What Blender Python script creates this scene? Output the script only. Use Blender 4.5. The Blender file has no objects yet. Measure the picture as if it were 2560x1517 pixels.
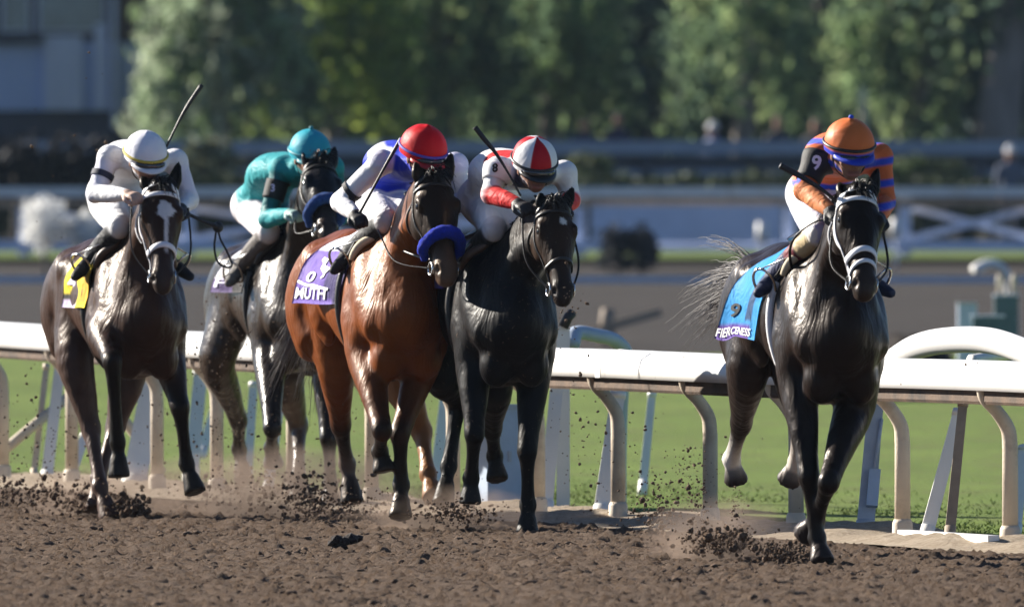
import bpy, bmesh, math, random
import numpy as np
from mathutils import Vector, Matrix

rng = np.random.default_rng(7)
random.seed(7)
sc = bpy.context.scene

# ------------------------------------------------------------------ camera, sky, sun, exposure
F = 41600.0            # focal length in pixels of the 2560 px wide photograph
VH = 511.0             # horizon row
H = 1.73               # eye height, metres

cam_d = bpy.data.cameras.new('camera')
cam = bpy.data.objects.new('camera', cam_d)
sc.collection.objects.link(cam)
cam.location = (0, 0, H)
cam.rotation_euler = (math.pi / 2 - (758.5 - VH) / F, 0, 0)
cam_d.sensor_width = 36.0
cam_d.lens = F / 2560.0 * 36.0
cam_d.clip_start = 1.0
cam_d.clip_end = 5000.0
cam_d.dof.use_dof = True
cam_d.dof.focus_distance = 84.0
cam_d.dof.aperture_fstop = 6.3
sc.camera = cam

SUN_EL = math.radians(25)
SUN_AZ = (-0.84, 0.545)                       # where the sun stands, seen from above
_n = math.hypot(*SUN_AZ)
sun_dir = Vector((SUN_AZ[0] / _n * math.cos(SUN_EL), SUN_AZ[1] / _n * math.cos(SUN_EL), math.sin(SUN_EL)))

w = bpy.data.worlds.new("World")
sc.world = w
w.use_nodes = True
wn = w.node_tree.nodes
sky = wn.new('ShaderNodeTexSky')
sky.sky_type = 'NISHITA'
sky.sun_disc = False
sky.sun_elevation = SUN_EL
sky.sun_rotation = math.atan2(SUN_AZ[0], SUN_AZ[1])
sky.dust_density = 0.1
sky.ozone_density = 4.0
sky.air_density = 0.65
wn['Background'].inputs[1].default_value = 0.05
w.node_tree.links.new(sky.outputs[0], wn['Background'].inputs[0])

sl = bpy.data.lights.new('sun', 'SUN')
sl.energy = 5.0
sl.angle = math.radians(0.5)
sl.color = (1.0, 0.93, 0.82)
so = bpy.data.objects.new('sun', sl)
sc.collection.objects.link(so)
so.location = (-40, 120, 60)
so.rotation_euler = sun_dir.to_track_quat('Z', 'Y').to_euler()

sc.view_settings.view_transform = 'Standard'
sc.view_settings.look = 'None'
sc.view_settings.gamma = 1.0
sc.view_settings.exposure = 1.25
sc.render.engine = 'CYCLES'
sc.cycles.use_denoising = True
sc.cycles.max_bounces = 6
sc.cycles.diffuse_bounces = 3
sc.cycles.glossy_bounces = 3
sc.cycles.transparent_max_bounces = 8
sc.cycles.caustics_reflective = False
sc.cycles.caustics_refractive = False


# ------------------------------------------------------------------ helpers
def px(u, v, D):
    """world point at distance D along the lens axis that the photograph shows at pixel (u, v)"""
    return np.array([(u - 1280.0) / F * D, D, H - (v - VH) / F * D])


def link(o, parent=None):
    sc.collection.objects.link(o)
    if parent is not None:
        o.parent = parent
    return o


def tag(o, label=None, cat=None, group=None, kind=None):
    if label: o['label'] = label
    if cat: o['category'] = cat
    if group: o['group'] = group
    if kind: o['kind'] = kind
    return o


def empty(name, loc, label=None, cat=None, group=None):
    o = bpy.data.objects.new(name, None)
    o.empty_display_size = 0.1
    o.location = loc
    link(o)
    return tag(o, label, cat, group)


def np_mesh(name, verts, faces, mat=None, parent=None, smooth=True, col=None, loc=None):
    """verts (N,3), faces (M,k) array or list of lists -> linked mesh object"""
    me = bpy.data.meshes.new(name)
    verts = np.asarray(verts, dtype=np.float32)
    if isinstance(faces, np.ndarray):
        m, k = faces.shape
        me.vertices.add(len(verts))
        me.vertices.foreach_set('co', verts.ravel())
        me.loops.add(m * k)
        me.loops.foreach_set('vertex_index', faces.astype(np.int32).ravel())
        me.polygons.add(m)
        me.polygons.foreach_set('loop_start', np.arange(0, m * k, k, dtype=np.int32))
        me.polygons.foreach_set('loop_total', np.full(m, k, dtype=np.int32))
        me.update(calc_edges=True)
        me.validate()
    else:
        me.from_pydata([tuple(v) for v in verts], [], faces)
        me.update()
    if smooth:
        me.polygons.foreach_set('use_smooth', np.ones(len(me.polygons), dtype=bool))
    if col is not None:
        at = me.attributes.new('Col', 'FLOAT_COLOR', 'POINT')
        c4 = np.ones((len(verts), 4), dtype=np.float32)
        c4[:, :3] = col
        at.data.foreach_set('color', c4.ravel())
    o = bpy.data.objects.new(name, me)
    if mat is not None:
        me.materials.append(mat)
    if loc is not None:
        o.location = loc
    return link(o, parent)


class MB:
    """collects shapes into one mesh"""
    def __init__(s):
        s.v, s.f, s.c = [], [], []
        s.n = 0

    def add(s, v, f, c=None):
        v = np.asarray(v, dtype=float)
        s.v.append(v)
        s.f += [[i + s.n for i in q] for q in f]
        s.c.append(np.tile(np.asarray(c if c is not None else (1, 1, 1), float), (len(v), 1)) if c is None or np.ndim(c) == 1 else np.asarray(c))
        s.n += len(v)
        return s

    def box(s, c, size, rot=None, col=None):
        c = np.asarray(c, float)
        h = np.asarray(size, float) / 2
        v = np.array([[x, y, z] for x in (-1, 1) for y in (-1, 1) for z in (-1, 1)]) * h
        if rot is not None:
            v = v @ np.asarray(rot).T
        return s.add(v + c, [[0, 1, 3, 2], [4, 6, 7, 5], [0, 4, 5, 1], [2, 3, 7, 6], [0, 2, 6, 4], [1, 5, 7, 3]], col)

    def tube(s, pts, r, n=8, col=None, flat=1.0, side=None):
        """swept tube with round ends; r scalar or per point; flat squashes across 'side'"""
        v, f = tube_geo(pts, r, n, flat, side)
        return s.add(v, f, col)

    def build(s, name, mat, parent=None, smooth=True, loc=None, use_col=False):
        v = np.concatenate(s.v)
        if loc is not None:
            v = v - np.asarray(loc)
        return np_mesh(name, v, s.f, mat, parent, smooth, np.concatenate(s.c) if use_col else None, loc)


def tube_geo(pts, r, n=8, flat=1.0, side=None):
    pts = np.asarray(pts, float)
    m = len(pts)
    r = np.full(m, r, float) if np.ndim(r) == 0 else np.asarray(r, float)
    T = np.gradient(pts, axis=0)
    T /= np.linalg.norm(T, axis=1)[:, None] + 1e-9
    ref = np.array([0, 0, 1.0]) if side is None else np.asarray(side, float)
    V, prev = [], None
    for i in range(m):
        a = ref if prev is None else prev
        a = a - T[i] * (a @ T[i])
        if np.linalg.norm(a) < 1e-4:
            a = np.array([1.0, 0.3, 0.1]); a = a - T[i] * (a @ T[i])
        a /= np.linalg.norm(a)
        b = np.cross(T[i], a)
        prev = a if side is None else None
        ang = np.linspace(0, 2 * np.pi, n, endpoint=False)
        V.append(pts[i] + r[i] * (np.cos(ang)[:, None] * a * flat + np.sin(ang)[:, None] * b))
    V = np.concatenate(V)
    f = []
    for i in range(m - 1):
        for j in range(n):
            f.append([i * n + j, i * n + (j + 1) % n, (i + 1) * n + (j + 1) % n, (i + 1) * n + j])
    f.append(list(range(n))[::-1])
    f.append([(m - 1) * n + j for j in range(n)])
    return V, f


def catmull(P, n=6):
    P = np.asarray(P, float)
    if len(P) < 3:
        t = np.linspace(0, 1, n + 1)[:, None]
        return P[0] * (1 - t) + P[-1] * t
    Q = np.vstack([2 * P[0] - P[1], P, 2 * P[-1] - P[-2]])
    out = []
    for i in range(1, len(Q) - 2):
        p0, p1, p2, p3 = Q[i - 1], Q[i], Q[i + 1], Q[i + 2]
        for t in np.linspace(0, 1, n, endpoint=False):
            out.append(0.5 * (2 * p1 + (p2 - p0) * t + (2 * p0 - 5 * p1 + 4 * p2 - p3) * t * t + (3 * p1 - p0 - 3 * p2 + p3) * t ** 3))
    out.append(P[-1])
    return np.array(out)


# ------------------------------------------------------------------ materials
def mat_new(name):
    m = bpy.data.materials.new(name)
    m.use_nodes = True
    nt = m.node_tree
    return m, nt, nt.nodes['Principled BSDF']


def N(nt, typ, **kw):
    n = nt.nodes.new(typ)
    for k, v in kw.items():
        if k in n.inputs.keys() if hasattr(n.inputs, 'keys') else False:
            n.inputs[k].default_value = v
        else:
            setattr(n, k, v)
    return n


def noise(nt, scale, detail=4, rough=0.55, vec=None, dist=0.0):
    n = nt.nodes.new('ShaderNodeTexNoise')
    n.inputs['Scale'].default_value = scale
    n.inputs['Detail'].default_value = detail
    n.inputs['Roughness'].default_value = rough
    n.inputs['Distortion'].default_value = dist
    if vec is not None:
        nt.links.new(vec, n.inputs['Vector'])
    return n


def ramp(nt, fac, stops):
    r = nt.nodes.new('ShaderNodeValToRGB')
    els = r.color_ramp.elements
    while len(els) < len(stops):
        els.new(0.5)
    for e, (p, c) in zip(els, stops):
        e.position = p
        e.color = (*c, 1) if len(c) == 3 else c
    nt.links.new(fac, r.inputs[0])
    return r


def coords(nt, kind='Object'):
    return nt.nodes.new('ShaderNodeTexCoord').outputs[kind]


def simple(name, col, rough=0.6, var=0.15, scale=8.0, bump=0.0, bscale=40.0, metal=0.0, spec=0.5, dirt=None, dirt_amt=0.5, sheen=0.0, stretch=None):
    """procedural paint / cloth / wood: base colour broken by noise, optional dirt patches and bump"""
    m, nt, b = mat_new(name)
    oc = coords(nt)
    if stretch is not None:
        mp = nt.nodes.new('ShaderNodeMapping')
        mp.inputs['Scale'].default_value = stretch
        nt.links.new(oc, mp.inputs[0]); oc = mp.outputs[0]
    n = noise(nt, scale, 5, 0.6, oc)
    c = np.array(col)
    r = ramp(nt, n.outputs[0], [(0.3, tuple(c * (1 - var))), (0.7, tuple(np.minimum(c * (1 + var), 1)))])
    out = r.outputs[0]
    if dirt is not None:
        n2 = noise(nt, scale * 0.6, 6, 0.65, oc)
        f = ramp(nt, n2.outputs[0], [(0.62 - 0.3 * dirt_amt, (0, 0, 0)), (0.8 - 0.2 * dirt_amt, (1, 1, 1))])
        mx = nt.nodes.new('ShaderNodeMixRGB')
        nt.links.new(f.outputs[0], mx.inputs[0]); nt.links.new(out, mx.inputs[1])
        mx.inputs[2].default_value = (*dirt, 1)
        out = mx.outputs[0]
    nt.links.new(out, b.inputs['Base Color'])
    b.inputs['Roughness'].default_value = rough
    b.inputs['Metallic'].default_value = metal
    b.inputs['Specular IOR Level'].default_value = spec
    if sheen:
        b.inputs['Sheen Weight'].default_value = sheen
    if bump:
        n3 = noise(nt, bscale, 4, 0.6, oc)
        bp = nt.nodes.new('ShaderNodeBump')
        bp.inputs['Strength'].default_value = bump
        bp.inputs['Distance'].default_value = 0.02
        nt.links.new(n3.outputs[0], bp.inputs['Height'])
        nt.links.new(bp.outputs[0], b.inputs['Normal'])
    return m


def attr_mat(name, rough=0.5, spec=0.5, var=0.12, scale=10.0, bump=0.1, bscale=30.0, sheen=0.0, mud=None, mud_amt=0.4, mud_scale=28.0, coat=0.0, wrinkle=0.0, muscle=0.0, tint=None):
    """material whose base colour is the object's own colour attribute, broken by noise; optional mud spatter"""
    m, nt, b = mat_new(name)
    a = nt.nodes.new('ShaderNodeAttribute'); a.attribute_name = 'Col'
    oc = coords(nt)
    n = noise(nt, scale, 5, 0.6, oc)
    r = ramp(nt, n.outputs[0], [(0.25, (1 - var,) * 3), (0.75, (1 + var,) * 3)])
    mx = nt.nodes.new('ShaderNodeMixRGB'); mx.blend_type = 'MULTIPLY'; mx.inputs[0].default_value = 1
    nt.links.new(a.outputs['Color'], mx.inputs[1]); nt.links.new(r.outputs[0], mx.inputs[2])
    out = mx.outputs[0]
    rr = None
    if mud is not None:
        n2 = noise(nt, mud_scale, 3, 0.7, oc, 0.6)
        f = ramp(nt, n2.outputs[0], [(0.72 - 0.22 * mud_amt, (0, 0, 0)), (0.76 - 0.2 * mud_amt, (1, 1, 1))])
        m2 = nt.nodes.new('ShaderNodeMixRGB')
        nt.links.new(f.outputs[0], m2.inputs[0]); nt.links.new(out, m2.inputs[1]); m2.inputs[2].default_value = (*mud, 1)
        out = m2.outputs[0]
        rr = nt.nodes.new('ShaderNodeMapRange')
        nt.links.new(f.outputs[0], rr.inputs[0]); rr.inputs[3].default_value = rough; rr.inputs[4].default_value = 0.9
        nt.links.new(rr.outputs[0], b.inputs['Roughness'])
    nt.links.new(out, b.inputs['Base Color'])
    if rr is None:
        n4 = noise(nt, scale * 0.7, 3, 0.5, oc)
        mr = nt.nodes.new('ShaderNodeMapRange')
        nt.links.new(n4.outputs[0], mr.inputs[0]); mr.inputs[1].default_value = 0.3; mr.inputs[2].default_value = 0.7
        mr.inputs[3].default_value = max(rough - 0.08, 0.05); mr.inputs[4].default_value = rough + 0.1
        nt.links.new(mr.outputs[0], b.inputs['Roughness'])
    b.inputs['Specular IOR Level'].default_value = spec
    if tint: b.inputs['Specular Tint'].default_value = (*tint, 1)
    if coat:
        b.inputs['Coat Weight'].default_value = coat; b.inputs['Coat Roughness'].default_value = 0.25
    if sheen:
        b.inputs['Sheen Weight'].default_value = sheen
    h = noise(nt, bscale, 4, 0.6, oc)
    bp = nt.nodes.new('ShaderNodeBump'); bp.inputs['Strength'].default_value = bump; bp.inputs['Distance'].default_value = 0.02
    nt.links.new(h.outputs[0], bp.inputs['Height'])
    if muscle:
        mp = nt.nodes.new('ShaderNodeMapping'); mp.inputs['Scale'].default_value = (1, 1, .38); mp.inputs['Rotation'].default_value = (.25, .35, 0)
        nt.links.new(oc, mp.inputs[0])
        wv = noise(nt, 9.0, 3, 0.55, mp.outputs[0], .9)
        b2 = nt.nodes.new('ShaderNodeBump'); b2.inputs['Strength'].default_value = muscle; b2.inputs['Distance'].default_value = 0.05
        nt.links.new(wv.outputs[0], b2.inputs['Height']); nt.links.new(bp.outputs[0], b2.inputs['Normal'])
        v3 = noise(nt, 30.0, 2, 0.5, mp.outputs[0], 1.5)
        vr = ramp(nt, v3.outputs[0], [(.46, (0, 0, 0)), (.5, (1, 1, 1)), (.54, (0, 0, 0))])
        b3 = nt.nodes.new('ShaderNodeBump'); b3.inputs['Strength'].default_value = muscle * .25; b3.inputs['Distance'].default_value = 0.012
        nt.links.new(vr.outputs[0], b3.inputs['Height']); nt.links.new(b2.outputs[0], b3.inputs['Normal'])
        nt.links.new(b3.outputs[0], b.inputs['Normal'])
    elif wrinkle:
        wv = noise(nt, 9.0, 2, 0.5, oc, 1.2)
        b2 = nt.nodes.new('ShaderNodeBump'); b2.inputs['Strength'].default_value = wrinkle; b2.inputs['Distance'].default_value = 0.06
        nt.links.new(wv.outputs[0], b2.inputs['Height']); nt.links.new(bp.outputs[0], b2.inputs['Normal'])
        nt.links.new(b2.outputs[0], b.inputs['Normal'])
    else:
        nt.links.new(bp.outputs[0], b.inputs['Normal'])
    return m


# ------------------------------------------------------------------ sculpting: blended solids -> one continuous surface
def unit(a):
    a = np.asarray(a, float)
    return a / (np.linalg.norm(a) + 1e-12)


class Sculpt:
    def __init__(s):
        s.prims = []

    def ell(s, c, r, R=None, k=0.03, col=(1, 1, 1), op='u'):
        """ellipsoid; R rows are its axes"""
        c = np.asarray(c, np.float32); r = np.asarray(r, np.float32)
        R = np.eye(3, dtype=np.float32) if R is None else np.asarray(R, np.float32)

        def fn(P):
            q = (P - c) @ R.T
            k0 = np.sqrt(((q / r) ** 2).sum(-1)) + 1e-6
            k1 = np.sqrt(((q / r ** 2) ** 2).sum(-1)) + 1e-6
            return k0 * (k0 - 1) / k1, np.zeros(len(P), np.float32)
        m = float(r.max())
        s.prims.append(dict(fn=fn, lo=c - m, hi=c + m, k=k, col=col, op=op))
        return s

    def loft(s, pts, ra, rb=None, side=(1, 0, 0), k=0.03, col=(1, 1, 1), n=3, op='u', cols=None, curve=True):
        """tapering limb through pts: half-width ra along 'side', rb across it"""
        pts = np.asarray(pts, float)
        ra = np.asarray(ra, float)
        rb = ra if rb is None else np.asarray(rb, float)
        cp = len(pts)
        if curve and cp > 2:
            M = catmull(np.column_stack([pts, ra, rb]), n)
        else:
            M = np.column_stack([pts, ra, rb]); n = 1
        Pt, A, B = M[:, :3].astype(np.float32), M[:, 3].astype(np.float32), M[:, 4].astype(np.float32)
        side = np.asarray(side, float)

        def fn(P, only=None):
            best = np.full(len(P), 1e3, np.float32); bt = np.zeros(len(P), np.float32)
            for i in (range(len(Pt) - 1) if only is None else (only,)):
                ax = (Pt[i + 1] - Pt[i]).astype(float)
                L = np.linalg.norm(ax)
                if L < 1e-6: continue
                ax /= L
                sa = side - ax * (side @ ax)
                if np.linalg.norm(sa) < 1e-3:
                    sa = np.cross(ax, [0.3, 0.2, 1.0])
                sa = unit(sa); sb = np.cross(ax, sa)
                q = P - Pt[i]
                cx = q @ ax.astype(np.float32)
                t = np.clip(cx / L, 0, 1)
                c = cx - t * L
                a = q @ sa.astype(np.float32); b = q @ sb.astype(np.float32)
                r1 = A[i] + (A[i + 1] - A[i]) * t; r2 = B[i] + (B[i + 1] - B[i]) * t
                r3 = np.sqrt(r1 * r2)
                g0 = (a / r1) ** 2 + (b / r2) ** 2 + (c / r3) ** 2
                g1 = (a / r1 ** 2) ** 2 + (b / r2 ** 2) ** 2 + (c / r3 ** 2) ** 2
                k0 = np.sqrt(g0) + 1e-6
                d = k0 * (k0 - 1) / (np.sqrt(g1) + 1e-6)
                mm = d < best
                best = np.where(mm, d, best); bt = np.where(mm, (i + t) / n, bt)
            return best, bt
        rm = np.maximum(A, B)
        lo = (Pt - rm[:, None]).min(0); hi = (Pt + rm[:, None]).max(0)
        sb_ = [(np.minimum(Pt[i] - rm[i], Pt[i + 1] - rm[i + 1]), np.maximum(Pt[i] + rm[i], Pt[i + 1] + rm[i + 1])) for i in range(len(Pt) - 1)]
        if cols is not None:
            cols = np.asarray(cols, float)
            def col(P, t, cols=cols):
                i = np.clip(t.astype(int), 0, len(cols) - 2); f = np.clip(t - i, 0, 1)[:, None]
                return cols[i] * (1 - f) + cols[i + 1] * f
        s.prims.append(dict(fn=fn, lo=lo, hi=hi, k=k, col=col, op=op, segs=sb_))
        return s

    def hoof(s, pts, ra, rb, side, p, nrm, k, col):
        """flaring hoof, cut flat at its ground face"""
        s.loft(pts, ra, rb, side, k, col, 2)
        base = s.prims[-1]['fn']; p = np.asarray(p, np.float32); nrm = unit(nrm).astype(np.float32)
        def fn(P, only=None):
            d, t = base(P, only)
            return np.maximum(d, (P - p) @ nrm), t
        s.prims[-1]['fn'] = fn
        return s

    def cutplane(s, p, nrm, lo, hi, col=None):
        """removes what lies beyond the plane, inside the box lo..hi"""
        p = np.asarray(p, np.float32); nrm = unit(nrm).astype(np.float32)
        s.prims.append(dict(fn=lambda P: (-((P - p) @ nrm), np.zeros(len(P), np.float32)), lo=np.asarray(lo), hi=np.asarray(hi), k=0.006, col=col, op='box'))
        return s

    @staticmethod
    def _mix(a, b, k, op):
        if op == 'u':
            h = np.maximum(k - np.abs(a - b), 0) / k
            return np.minimum(a, b) - h * h * k * 0.25
        nb = -b
        h = np.maximum(k - np.abs(a - nb), 0) / k
        return np.maximum(a, nb) + h * h * k * 0.25

    def dist(s, P, only=None):
        P = np.asarray(P, np.float32)
        d = np.full(len(P), 1.0, np.float32)
        for p in s.prims:
            if p['op'] == 'box':
                ins = ((P >= p['lo']) & (P <= p['hi'])).all(1)
                dd, _ = p['fn'](P)
                d = np.where(ins, s._mix(d, dd, p['k'], 's'), d)
            else:
                m = ((P >= p['lo'] - .16) & (P <= p['hi'] + .16)).all(1)
                if m.any():
                    d[m] = s._mix(d[m], p['fn'](P[m])[0], p['k'], p['op'])
        return d

    def project(s, P, off=0.0, it=8):
        P = np.array(P, np.float32)
        e = 0.004
        for _ in range(it):
            d = s.dist(P)
            g = np.stack([s.dist(P + np.eye(3, dtype=np.float32)[i] * e) - s.dist(P - np.eye(3, dtype=np.float32)[i] * e) for i in range(3)], 1) / (2 * e)
            gn = np.linalg.norm(g, axis=1)[:, None] + 1e-3
            P = P - ((d - off)[:, None] * g / gn) * 0.9
        return P

    def mesh(s, h):
        lo = np.min([p['lo'] for p in s.prims if p['op'] == 'u'], axis=0) - 3 * h
        hi = np.max([p['hi'] for p in s.prims if p['op'] == 'u'], axis=0) + 3 * h
        n = np.ceil((hi - lo) / h).astype(int) + 1
        X = [(lo[i] + h * np.arange(n[i])).astype(np.float32) for i in range(3)]
        Fd = np.full(tuple(n), 1.0, np.float32)
        for p in s.prims:
            pad = p['k'] + 2.5 * h
            a = np.maximum(np.floor((p['lo'] - pad - lo) / h).astype(int), 0) if p['op'] != 'box' else np.maximum(np.floor((p['lo'] - lo) / h).astype(int), 0)
            b = np.minimum(np.ceil((p['hi'] + pad - lo) / h).astype(int) + 1, n) if p['op'] != 'box' else np.minimum(np.ceil((p['hi'] - lo) / h).astype(int) + 1, n)
            if (b <= a).any(): continue
            def pts_(a, b):
                gx, gy, gz = np.meshgrid(X[0][a[0]:b[0]], X[1][a[1]:b[1]], X[2][a[2]:b[2]], indexing='ij')
                return np.stack([gx.ravel(), gy.ravel(), gz.ravel()], 1)
            sl_ = np.s_[a[0]:b[0], a[1]:b[1], a[2]:b[2]]
            if 'segs' in p:
                D = np.full(tuple(b - a), 1.0, np.float32)
                for i, (l_, h_) in enumerate(p['segs']):
                    a2 = np.maximum(np.floor((l_ - pad - lo) / h).astype(int), a); b2 = np.minimum(np.ceil((h_ + pad - lo) / h).astype(int) + 1, b)
                    if (b2 <= a2).any(): continue
                    d, _ = p['fn'](pts_(a2, b2), i)
                    s2 = tuple(slice(a2[q] - a[q], b2[q] - a[q]) for q in range(3))
                    D[s2] = np.minimum(D[s2], d.reshape(tuple(b2 - a2)))
            else:
                D = p['fn'](pts_(a, b))[0].reshape(tuple(b - a))
            Fd[sl_] = s._mix(Fd[sl_], D, p['k'], 's' if p['op'] == 'box' else p['op'])
        V, Q = surface_nets(Fd)
        V = V * h + lo
        V = laplace(V, Q, 2)
        return V, Q

    def colors(s, V, sigma=0.006):
        V = np.asarray(V, np.float32)
        W = np.full(len(V), 1e-9); C = np.zeros((len(V), 3))
        for p in s.prims:
            if p['col'] is None: continue
            m = ((V >= p['lo'] - 0.03) & (V <= p['hi'] + 0.03)).all(1)
            if not m.any(): continue
            d, t = p['fn'](V[m])
            wgt = np.exp(-np.clip(np.abs(d) if p['op'] == 's' else d, -0.03, 0.2) / sigma) * (6.0 if p['op'] == 's' else 1.0)
            c = p['col'](V[m], t) if callable(p['col']) else np.tile(np.asarray(p['col'], float), (m.sum(), 1))
            C[m] += wgt[:, None] * c; W[m] += wgt
        return C / W[:, None]


def surface_nets(Fd):
    s = Fd < 0
    nx, ny, nz = Fd.shape
    cnt = np.zeros((nx - 1, ny - 1, nz - 1), np.int8)
    offs = [(i, j, k) for i in (0, 1) for j in (0, 1) for k in (0, 1)]
    for i, j, k in offs:
        cnt += s[i:nx - 1 + i, j:ny - 1 + j, k:nz - 1 + k]
    act = (cnt > 0) & (cnt < 8)
    I = np.argwhere(act)
    idx = np.full(act.shape, -1, np.int64)
    idx[act] = np.arange(len(I))
    val = np.stack([Fd[I[:, 0] + i, I[:, 1] + j, I[:, 2] + k] for i, j, k in offs], 1)
    O = np.array(offs, float)
    acc = np.zeros((len(I), 3)); num = np.zeros(len(I))
    for a in range(8):
        for b in range(a + 1, 8):
            if np.abs(O[a] - O[b]).sum() != 1: continue
            cr = (val[:, a] < 0) != (val[:, b] < 0)
            t = np.where(cr, val[:, a] / np.where(cr, val[:, a] - val[:, b], 1), 0)
            acc += np.where(cr[:, None], O[a] + (O[b] - O[a]) * t[:, None], 0); num += cr
    V = I + acc / num[:, None]
    Q = []
    for ax in range(3):
        o1, o2 = (ax + 1) % 3, (ax + 2) % 3
        sl0 = [slice(None)] * 3; sl1 = [slice(None)] * 3
        sl0[ax] = slice(0, -1); sl1[ax] = slice(1, None)
        df = s[tuple(sl0)] != s[tuple(sl1)]
        E = np.argwhere(df)
        ok = (E[:, o1] >= 1) & (E[:, o1] < Fd.shape[o1] - 1) & (E[:, o2] >= 1) & (E[:, o2] < Fd.shape[o2] - 1)
        E = E[ok]
        def cell(d1, d2):
            c = E.copy(); c[:, o1] += d1; c[:, o2] += d2
            return idx[c[:, 0], c[:, 1], c[:, 2]]
        q = np.stack([cell(-1, -1), cell(0, -1), cell(0, 0), cell(-1, 0)], 1)
        ins = s[E[:, 0], E[:, 1], E[:, 2]]
        q[~ins] = q[~ins][:, ::-1]
        Q.append(q)
    Q = np.concatenate(Q)
    return V, Q[(Q >= 0).all(1)]


def laplace(V, Q, it, lam=0.5):
    a = np.concatenate([Q[:, 0], Q[:, 1], Q[:, 2], Q[:, 3]]); b = np.concatenate([Q[:, 1], Q[:, 2], Q[:, 3], Q[:, 0]])
    deg = np.bincount(a, minlength=len(V)).astype(float)
    for _ in range(it):
        S = np.stack([np.bincount(a, weights=V[b, i], minlength=len(V)) for i in range(3)], 1)
        V = V + lam * (S / np.maximum(deg, 1)[:, None] - V)
    return V
# ------------------------------------------------------------------ the setting
R_DIR = unit([0.279, -0.960, 0])            # the inside rail runs this way, towards the lens
R_NRM = np.array([-0.960, -0.279, 0])       # from the rail out over the dirt track
R_ORG = np.array([0.0, 92.1, 0.0])


def AB(a, b, z=0.0):
    """a metres along the rail, b metres out from it over the track"""
    return R_ORG + R_DIR * a + R_NRM * b + np.array([0, 0, z])


def vnoise(x, y, seed=0):
    """smooth value noise"""
    g = np.random.default_rng(seed); T = g.random((256, 256)).astype(np.float32)
    xi, yi = np.floor(x).astype(int), np.floor(y).astype(int)
    fx, fy = x - xi, y - yi
    fx = fx * fx * (3 - 2 * fx); fy = fy * fy * (3 - 2 * fy)
    a, b, c, d = T[xi % 256, yi % 256], T[(xi + 1) % 256, yi % 256], T[xi % 256, (yi + 1) % 256], T[(xi + 1) % 256, (yi + 1) % 256]
    return (a * (1 - fx) + b * fx) * (1 - fy) + (c * (1 - fx) + d * fx) * fy


def ground_z(y):
    y = np.asarray(y, float)
    return np.interp(y, [-1000, 112, 140, 200, 250, 262, 288, 300, 5000], [0, 0, .10, .48, .88, .95, 1.35, 1.45, 1.6])


def grid_faces(nr, nc):
    i, j = np.meshgrid(np.arange(nr - 1), np.arange(nc - 1), indexing='ij')
    a = (i * nc + j).ravel()
    return np.stack([a, a + 1, a + nc + 1, a + nc], 1)


def ground_mat(name, c1, c2, c3, s1, s2, bump, bs, rough=0.95, stretch=None):
    m, nt, b = mat_new(name)
    geo = nt.nodes.new('ShaderNodeNewGeometry')
    vec = geo.outputs['Position']
    if stretch:
        mp = nt.nodes.new('ShaderNodeMapping'); mp.inputs['Rotation'].default_value = (0, 0, math.radians(16)); mp.inputs['Scale'].default_value = stretch
        nt.links.new(vec, mp.inputs[0]); vec = mp.outputs[0]
    n1 = noise(nt, s1, 6, .65, vec); n2 = noise(nt, s2, 5, .7, vec)
    r1 = ramp(nt, n1.outputs[0], [(.32, c1), (.68, c2)])
    r2 = ramp(nt, n2.outputs[0], [(.45, (0, 0, 0)), (.70, (1, 1, 1))])
    mx = nt.nodes.new('ShaderNodeMixRGB')
    nt.links.new(r2.outputs[0], mx.inputs[0]); nt.links.new(r1.outputs[0], mx.inputs[1]); mx.inputs[2].default_value = (*c3, 1)
    nt.links.new(mx.outputs[0], b.inputs['Base Color'])
    b.inputs['Roughness'].default_value = rough; b.inputs['Specular IOR Level'].default_value = .2
    n3 = noise(nt, bs, 6, .7, vec)
    bp = nt.nodes.new('ShaderNodeBump'); bp.inputs['Strength'].default_value = bump; bp.inputs['Distance'].default_value = .05
    nt.links.new(n3.outputs[0], bp.inputs['Height']); nt.links.new(bp.outputs[0], b.inputs['Normal'])
    return m


M_DIRT = ground_mat('track_soil', (.1192, .0795, .0542), (.1842, .1286, .0910), (.0831, .0549, .0376), 2.2, 34, .8, 110)
M_FARDIRT = ground_mat('far_soil', (.0266, .0205, .0171), (.0398, .0315, .0266), (.0220, .0171, .0145), .25, 1.2, .5, 6)
M_SAND = ground_mat('pale_sand', (.4140, .3312, .2401), (.5465, .4554, .3478), (.2981, .2236, .1573), 6, 30, .8, 60)
M_TURF = ground_mat('turf', (.108, .165, .026), (.165, .235, .044), (.13, .155, .04), .9, 2.6, .8, 40, stretch=(1, .22, 1))
M_TURF2 = ground_mat('far_turf_grass', (.0935, .1403, .0281), (.1309, .1776, .0421), (.0654, .0935, .0281), .4, 2, .5, 10)
M_CLOD = ground_mat('soil_clods', (.1294, .0859, .0579), (.2277, .1573, .1118), (.0620, .0414, .0289), 9, 50, .6, 90)

# one base sheet to the horizon
xs = np.concatenate([np.linspace(-900, -30, 12), np.linspace(-20, 20, 9), np.linspace(30, 900, 12)])
ys = np.concatenate([np.linspace(-200, 60, 8), np.linspace(70, 320, 60), np.geomspace(340, 3000, 14)])
XX, YY = np.meshgrid(xs, ys)
tag(np_mesh('ground', np.stack([XX, YY, ground_z(YY) - .06], -1).reshape(-1, 3), grid_faces(len(ys), len(xs)), M_FARDIRT), kind='structure')

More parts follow.
